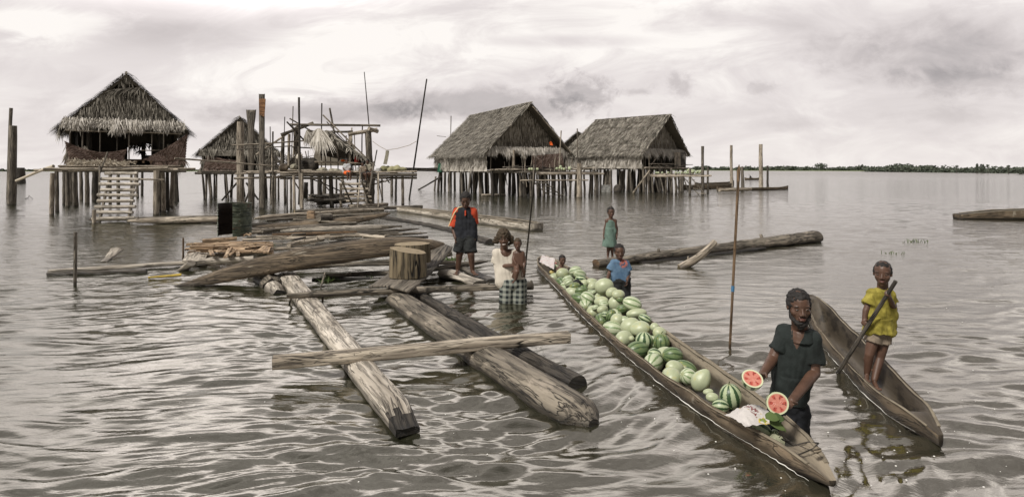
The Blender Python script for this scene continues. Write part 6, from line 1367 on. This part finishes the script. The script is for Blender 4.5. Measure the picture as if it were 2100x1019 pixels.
m1 = MB(); fr(m1, nk + V3(0, -.012, -.055), .094, nk + V3(-.004, -.012, .022), .070); col_ = p.wear('collar', m1, 'polo_green', .005, 2, .004, 20.); zone(col_, [(1624, 660), (1655, 660), (1648, 690), (1634, 716), (1627, 700)], 'skin')
pass
zone(shirt, [(1622, 668), (1656, 668), (1650, 690), (1634, 716), (1625, 700)], 'skin')
m1 = MB(); fr(m1, j(1617, 800, .02), .105, j(1615, 850, .03), .108); cp(m1, j(1602, 838, .03), .088, j(1598, 985, .05), .075); cp(m1, j(1632, 838, .01), .09, j(1630, 985, .03), .075); p.wear('trousers', m1, 'trouser', .0075, 2, .014, 16.)

# ---- boy in yellow standing in the second canoe
p = Person('boy in yellow shirt standing in the narrow canoe, leaning on a pole', 1800, 775, 4.92); j = p.j
nk = j(1810, 594, .01); Ls, Rs = j(1790, 602, .0), j(1826, 603, .0); Le = j(1775, 638, -.02); Re = j(1834, 634, .0)
pole0, pole1 = W(1716.5, 767, .0), P(1829, 589, 4.70); pd = (pole1 - pole0).normalized()
Lh = pole0.lerp(pole1, .575) + V3(-.012, .03, .012); Rh = pole0.lerp(pole1, .945) + V3(.012, .03, -.02)
hd = Head(j(1810, 561, -.01), .205, .62, .02, 0, True)
b = p.b; hd.skin(b, nk, .19); limb(b, [Ls, Le, Lh], [.030, .023, .016]); limb(b, [Rs, Re, Rh], [.030, .024, .017]); torso(b, Ls, Rs, j(1797, 670), j(1814, 670), .036, .042, nk)
hand(b, Lh + V3(-.02, .01, .01), V3(.6, -.55, -.3), V3(.3, .8, .2), .10, 1.25, 1, r=.006); hand(b, Rh + V3(.02, .01, -.02), V3(-.4, -.6, .4), V3(-.5, .8, 0), .10, 1.3, -1, r=.006)
Lk, Rk = j(1783, 726, -.02), j(1804, 733, .0); La, Ra = j(1778, 764, .0), j(1793, 781, -.06); La.z = max(La.z, .02); Ra.z = .02
limb(b, [j(1794, 682), Lk, La], [.055, .036, .023]); limb(b, [j(1814, 684), Rk, Ra], [.055, .037, .024]); b.ball(Lk.lerp(La, .3) + V3(0, .01, 0), .034); b.ball(Rk.lerp(Ra, .3) + V3(0, .01, 0), .034)
foot(b, La, V3(-.5, -.8, 0), .14); foot(b, Ra, V3(-.3, -.95, 0), .14)
p.body(.0042); hd.face(p.r); hd.hair(p.r, 'hair', .97, .005, .03)
m1 = MB(); torso(m1, Ls, Rs, j(1787, 676, .0), j(1822, 676, .0), .052, .062); 
for q in (Ls, Rs): cp(m1, q, .043, nk + V3(0, 0, -.02), .04)
fr(m1, Ls, .044, Ls.lerp(Le, .62), .050); fr(m1, Rs, .044, Rs.lerp(Re, .60), .046); fr(m1, j(1804, 650), .095, j(1803, 682), .105)
p.wear('yellow_shirt', m1, 'yellow', .005, 2, .017, 15., .8)
m1 = MB(); fr(m1, j(1795, 678), .062, j(1790, 702, -.01), .068); fr(m1, j(1812, 678), .062, j(1810, 703, 0), .066); m1.ball(j(1804, 676), (.09, .07, .06)); p.wear('shorts', m1, 'khaki', .005, 2, .008, 18.)
mb = MB(); mb.tube([pole0 - pd * .3, pole0.lerp(pole1, .5), pole1 + pd * .06], [.016, .0155, .014], 10, rough=.03); mb.build('punting_pole', 'dark', None, True, 'dark wooden pole held by the boy in yellow, dipping into the water', 'pole')

# ---- boy in the polo shirt on the raft
p = Person('boy in black polo with red sleeves looking down on the log raft', 955, 560, 9.45); j = p.j
nk = j(954, 428, .02); Ls, Rs = j(938, 434), j(969, 434); Le, Lh = j(930, 470, .02), j(934, 488, -.05); Re, Rh = j(974, 466, .02), j(974, 486, -.02)
hd = Head(j(955, 411, -.04), .25, -.05, .38, 0, True); b = p.b; hd.skin(b, nk, .19); limb(b, [Ls, Le, Lh], [.045, .036, .026]); limb(b, [Rs, Re, Rh], [.045, .036, .026]); torso(b, Ls, Rs, j(945, 485), j(966, 485), .07, .075, nk)
hand(b, Lh, (.1, -.1, -1), (1, -.3, 0), .15, .7, 1); hand(b, Rh, (0, -.1, -1), (-1, -.3, 0), .15, .6, -1)
Lk, Rk = j(942, 523, -.04), j(966, 522, -.10); La, Ra = j(939, 552, .02), j(969, 553, -.06); limb(b, [j(948, 495), Lk, La], [.085, .055, .034]); limb(b, [j(964, 495), Rk, Ra], [.085, .056, .034]); b.ball(Lk.lerp(La, .3) + V3(0, .02, 0), .048); b.ball(Rk.lerp(Ra, .3) + V3(0, .02, 0), .048)
foot(b, La, (-.15, -1, 0), .20); foot(b, Ra, (.45, -.9, 0), .20); p.body(.0065, it=2); hd.face(p.r); hd.hair(p.r, 'hair', 1.05, .008, .06)
m1 = MB(); torso(m1, Ls, Rs, j(944, 487), j(968, 487), .080, .092)
for q in (Ls, Rs): cp(m1, q, .064, nk + V3(0, .0, -.03), .055)
p.wear('polo_shirt', m1, 'navy', .008, 2, .014, 9.)
for (q, e_, t_) in ((Ls, Le, .85), (Rs, Re, .80)): m1 = MB(); cp(m1, q + (q - nk) * .06, .070, q.lerp(e_, .3), .072); fr(m1, q, .070, q.lerp(e_, t_), .082 if q is Ls else .066); p.wear('sleeve', m1, 'red', .008, 2, .010, 12.)
m1 = MB(); m1.tube([nk + V3(-.05, -.02, .03), Ls + V3(.02, -.05, .065), Ls + V3(-.04, -.07, -.02), Ls.lerp(Le, .5) + V3(-.065, -.04, 0), Ls.lerp(Le, .84) + V3(-.08, -.02, 0)], .010, 6); m1.build('piping', 'cream', p.r, True)
m1 = MB(); m1.tube([nk + V3(.05, -.02, .03), Rs + V3(-.02, -.05, .065), Rs + V3(.0, -.08, -.05)], .008, 6); m1.tube([nk + V3(.012, -.10, -.02), nk + V3(.012, -.115, -.10)], .012, 6); m1.build('red_placket', 'red', p.r, True)
m1 = MB(); fr(m1, nk + V3(0, .0, -.05), .085, nk + V3(0, .01, .01), .068); p.wear('collar', m1, 'navy', .008, 1, .004, 20.)
m1 = MB(); fr(m1, j(948, 485), .098, j(941, 517, -.03), .098); fr(m1, j(963, 485), .098, j(965, 518, -.07), .100); m1.ball(j(956, 488), (.13, .1, .08)); p.wear('shorts', m1, 'blackshort', .008, 2, .014, 14.)

# ---- woman wading
p = Person('smiling woman in cream t-shirt and plaid skirt wading with a baby on her arm', 1052, 620, 7.8); j = p.j
nk = j(1034, 514, .01); Ls, Rs = j(1020, 520, .01), j(1052, 521, .02); Le, Lh = j(1018, 547, .03), j(1055, 544, -.16); Re, Rh = j(1072, 548, .0), j(1060, 552, -.14)
hd = Head(j(1033, 489.5, -.03), .235, .02, .02, -.08); b = p.b; hd.skin(b, nk, .20); limb(b, [Ls, Le, Lh], [.042, .034, .024]); limb(b, [Rs, Re, Rh], [.042, .034, .024]); torso(b, Ls, Rs, j(1030, 578), j(1055, 578), .062, .075, nk)
hand(b, Lh, (1, -.15, .1), (.1, 1, -.1), .15, .5, 1); hand(b, Rh, (-.4, -.1, -1), (.2, .9, 0), .15, .5, -1); limb(b, [j(1040, 600), j(1040, 640)], [.08, .06]); limb(b, [j(1065, 600), j(1066, 640)], [.08, .06])
p.body(.0062, it=2); hd.face(p.r, smile=True)
def wildhair(m1):
    for q in (-1, 1): hd.e(m1, q * .40, -.12, -.05, .16, .18, .22)
    hd.e(m1, -.52, -.1, -.14, .14, .1, .08); hd.e(m1, .48, -.1, -.20, .08, .1, .14); hd.e(m1, .3, -.15, -.33, .12, .1, .08)
hd.hair(p.r, 'hairbrown', 1.18, .008, .09, wildhair)
m1 = MB(); torso(m1, Ls, Rs, j(1031, 578, .0), j(1060, 578, .0), .075, .098)
for q in (Ls, Rs): cp(m1, q, .058, q.lerp(nk, .55), .05)
fr(m1, Ls, .062, Ls.lerp(Le, .72), .075); fr(m1, Rs, .062, Rs.lerp(Re, .5), .07); shirt = p.wear('t_shirt', m1, 'white_shirt', .0075, 2, .013, 8., .7)
zone(shirt, [(1038 + 12.5 * math.cos(a_ / 8 * math.pi) , 510 + 17 * math.sin(a_ / 8 * math.pi)) for a_ in range(9)] + [(1026, 500), (1050, 500)], 'skin')
m1 = MB(); fr(m1, j(1042, 572), .112, j(1037.5, 660), .082); fr(m1, j(1062, 572), .112, j(1068, 660), .085); m1.ball(j(1051, 580), (.19, .13, .1)); p.wear('plaid_skirt', m1, 'plaid', .008, 2, .010, 10., .4)
# baby
p = Person('naked baby held on the woman\'s arm, looking down', 1064, 560, 7.66); j = p.j
hd = Head(j(1061.5, 501, -.02), .155, .05, .12, 0, True); nk = j(1063, 515.5, .0); b = p.b; hd.skin(b, nk, .17); torso(b, j(1057, 520), j(1071, 520), j(1058, 542), j(1069, 542), .040, .052, nk)
limb(b, [j(1056, 520), j(1053, 532, -.03), j(1058, 541, -.06)], [.026, .022, .015]); limb(b, [j(1072, 520), j(1076, 534, .0), j(1075, 545, -.05)], [.026, .022, .016]); hand(b, j(1075, 545, -.05), (0, -.1, -1), (-1, 0, 0), .07, .6, -1, r=.006); hand(b, j(1058, 541, -.06), (.5, -.3, -.6), (0, 1, 0), .07, .6, 1, r=.006)
limb(b, [j(1060, 545), j(1060, 557, -.10), j(1057.5, 571, -.09)], [.045, .034, .022]); limb(b, [j(1068, 545), j(1074, 556, .02), j(1072, 566, .05)], [.042, .032, .02]); foot(b, j(1057.5, 571, -.09), (-.6, -.7, -.3), .09)
p.body(.005, 'skin_light', 2); hd.face(p.r); hd.hair(p.r, 'hairbrown', 1.0, .006, .03)

# ---- girl on the log
p = Person('small girl in a green dress standing on the long log', 1252, 529, 10.95); j = p.j
nk = j(1252.5, 449, .0); Ls, Rs = j(1245, 453), j(1261, 453); Le, Lh = j(1240, 470, .02), j(1238, 484, -.01); Re, Rh = j(1265.5, 470, .02), j(1265, 484, -.03)
hd = Head(j(1253, 435.5, -.01), .20, -.12, .12, 0, True); b = p.b; hd.skin(b, nk, .18); limb(b, [Ls, Le, Lh], [.028, .022, .016]); limb(b, [Rs, Re, Rh], [.028, .022, .016]); torso(b, Ls, Rs, j(1248, 490), j(1258, 490), .045, .05, nk)
hand(b, Lh, (0, 0, -1), (1, 0, 0), .10, .5, 1, r=.006); hand(b, Rh, (0, -.1, -1), (-1, 0, 0), .10, .9, -1, r=.006); limb(b, [j(1248.5, 500), j(1247.5, 514), j(1246.5, 525)], [.045, .03, .02]); limb(b, [j(1256, 500), j(1255.5, 514), j(1256, 525)], [.045, .03, .02])
foot(b, j(1246.5, 525), (-.1, -1, 0), .14); foot(b, j(1256, 525), (.15, -1, 0), .14); p.body(.006, it=2); hd.face(p.r); hd.hair(p.r, 'hair', 1.0, .007, .04)
m1 = MB(); torso(m1, Ls + V3(.02, 0, -.02), Rs - V3(.02, 0, .02), j(1248, 475), j(1256, 475), .050, .07); fr(m1, j(1251, 468), .085, j(1249.5, 505), .135); cp(m1, Ls + V3(.006, 0, .006), .034, Ls + V3(.02, 0, -.05), .05); cp(m1, Rs + V3(-.006, 0, .006), .034, Rs + V3(-.02, 0, -.05), .05); cp(m1, Ls + V3(.012, 0, .008), .032, Rs + V3(-.012, 0, .008), .032); p.wear('green_dress', m1, 'dress', .007, 2, .016, 11., .35)

# ---- boy in blue
p = Person('boy in blue printed t-shirt wading beside the melon canoe', 1272, 600, 8.05); j = p.j
nk = j(1270.5, 535, .0); Ls, Rs = j(1259, 540), j(1282, 541); Le, Lh = j(1250, 560, .0), j(1245, 574, -.1); Re, Rh = j(1290, 561, .0), j(1286.5, 573, -.08)
hd = Head(j(1270.5, 517, -.02), .215, .0, .02, 0, True); b = p.b; hd.skin(b, nk, .19); limb(b, [Ls, Le, Lh], [.034, .028, .02]); limb(b, [Rs, Re, Rh], [.034, .028, .02]); torso(b, Ls, Rs, j(1265, 575), j(1280, 575), .055, .06, nk)
hand(b, Lh, (-.2, -.5, -.8), (1, 0, 0), .12, .5, 1); hand(b, Rh, (-.1, -.3, -1), (-1, 0, 0), .12, .9, -1); p.body(.006, it=2); hd.face(p.r); hd.hair(p.r, 'hair', 1.0, .007, .03)
m1 = MB(); torso(m1, Ls, Rs, j(1263.5, 572), j(1281, 573), .064, .078)
for q in (Ls, Rs): cp(m1, q, .050, nk + V3(0, 0, -.02), .045)
fr(m1, Ls, .052, Ls.lerp(Le, .70), .062); fr(m1, Rs, .052, Rs.lerp(Re, .70), .06); p.wear('blue_t_shirt', m1, 'blue', .007, 2, .012, 10., .8)
m1 = MB(); fr(m1, j(1267, 570), .082, j(1267, 625), .075); fr(m1, j(1281, 570), .082, j(1282, 625), .075); m1.ball(j(1274, 575), (.12, .09, .07)); p.wear('shorts', m1, 'blackshort', .007, 2, .012, 14.)

# ---- toddler in the canoe
p = Person('toddler sitting among the melons at the stern of the canoe', 1152, 560, 9.75); j = p.j
hd = Head(j(1153.5, 533.5, -.01), .17, -.25, .12, 0, True); nk = j(1151, 546); b = p.b; hd.skin(b, nk, .17); torso(b, j(1145, 551), j(1157, 552), j(1146, 566), j(1158, 566), .042, .055, nk); limb(b, [j(1144, 551), j(1139, 562, -.03), j(1142, 569, -.08)], [.028, .023, .016])
hand(b, j(1142, 569, -.08), (.5, -.6, -.3), (0, 0, -1), .07, .5, 1, r=.006); limb(b, [j(1158, 552), j(1162, 562, -.05)], [.028, .02]); p.body(.006, 'skin', 2); hd.face(p.r); hd.hair(p.r, 'hair', 1.0, .007, .03)

# ---- figures on the ruined hut and the far paddler
def sitter(label, px, py, Y, shirt, shorts, hpx=56., yaw=0.):
    p = Person(label, px, py, Y); j = p.j; s = hpx / 56.
    J = lambda x, y, d=0: j(px + x * s, py + y * s, d)
    hd = Head(J(0, -27), .22, yaw, .1); b = p.b; nk = J(0, -20); hd.skin(b, nk, .19); torso(b, J(-4, -17), J(5, -17), J(-4, -3), J(4, -3), .07, .08, nk)
    limb(b, [J(-5, -17), J(-7, -9, -.05), J(-1, -4, -.25)], [.045, .035, .025]); limb(b, [J(6, -17), J(8, -9, -.05), J(5, -3, -.25)], [.045, .035, .025]); hand(b, J(-1, -4, -.25), (.7, -.6, -.2), (0, 0, -1), .14, .5); hand(b, J(5, -3, -.25), (.3, -.8, -.2), (0, 0, -1), .14, .5, -1)
    for q in (-1, 1): limb(b, [J(q * 3, -1), J(q * 3 + 5, 0, -.42), J(q * 3 + 6, 12, -.40)], [.075, .055, .035]); foot(b, J(q * 3 + 6, 12, -.40), (0, -1, -.1), .2)
    p.body(.011, it=2); hd.face(p.r); hd.hair(p.r, 'hair', 1.05, .014, .05)
    m1 = MB(); torso(m1, J(-4, -17), J(5, -17), J(-4, -2), J(4, -2), .085, .1); fr(m1, J(-5, -17), .06, J(-7, -10, -.04), .065); fr(m1, J(6, -17), .06, J(8, -10, -.04), .065); p.wear('shirt', m1, shirt, .013, 2, .015, 9.)
    m1 = MB(); [cp(m1, J(q * 3, -1), .095, J(q * 3 + 3, 0, -.32), .085) for q in (-1, 1)]; p.wear('shorts', m1, shorts, .013, 2, .01, 9.)
sitter('person in grey shirt and orange-red shorts sitting on the hut platform', 711, 355, Ye - .55, 'greycloth', 'orangecloth', 52, -.4)
sitter('person in tan shirt seated at the head of the hut ladder', 754, 356, Ye - .55, 'rag', 'blackshort', 50, .2)
sitter('small child sitting against the person in tan at the hut ladder', 744, 357, Ye - .75, 'khaki', 'blackshort', 42, .1)
p = Person('tiny far-off paddler seated in the distant canoe', 1538, 369, YW(369.1)); j = p.j; b = p.b; k = p.k
b.ball(j(1538.3, 360.2), .9 * k * 1.1); limb(b, [j(1538.2, 361.4), j(1537.6, 368)], [.9 * k, 1.5 * k]); limb(b, [j(1538.6, 362.4), j(1541.6, 364.6), j(1544.3, 365.6)], [.7 * k, .6 * k, .5 * k]); limb(b, [j(1537.8, 362.4), j(1540, 364.2)], [.7 * k, .6 * k]); limb(b, [j(1537.6, 368), j(1541, 367.4), j(1542, 368.6)], [1.2 * k, 1.0 * k, .8 * k]); p.body(.05, 'hair', 1)
mb = MB(); mb.stick(P(1536, 358.5, p.Y - .3), P(1547, 369, p.Y - .3), .35 * k, .35 * k, .0); mb.build('far_paddle', 'dark', None, True, 'thin paddle held by the tiny far-off paddler', 'paddle')
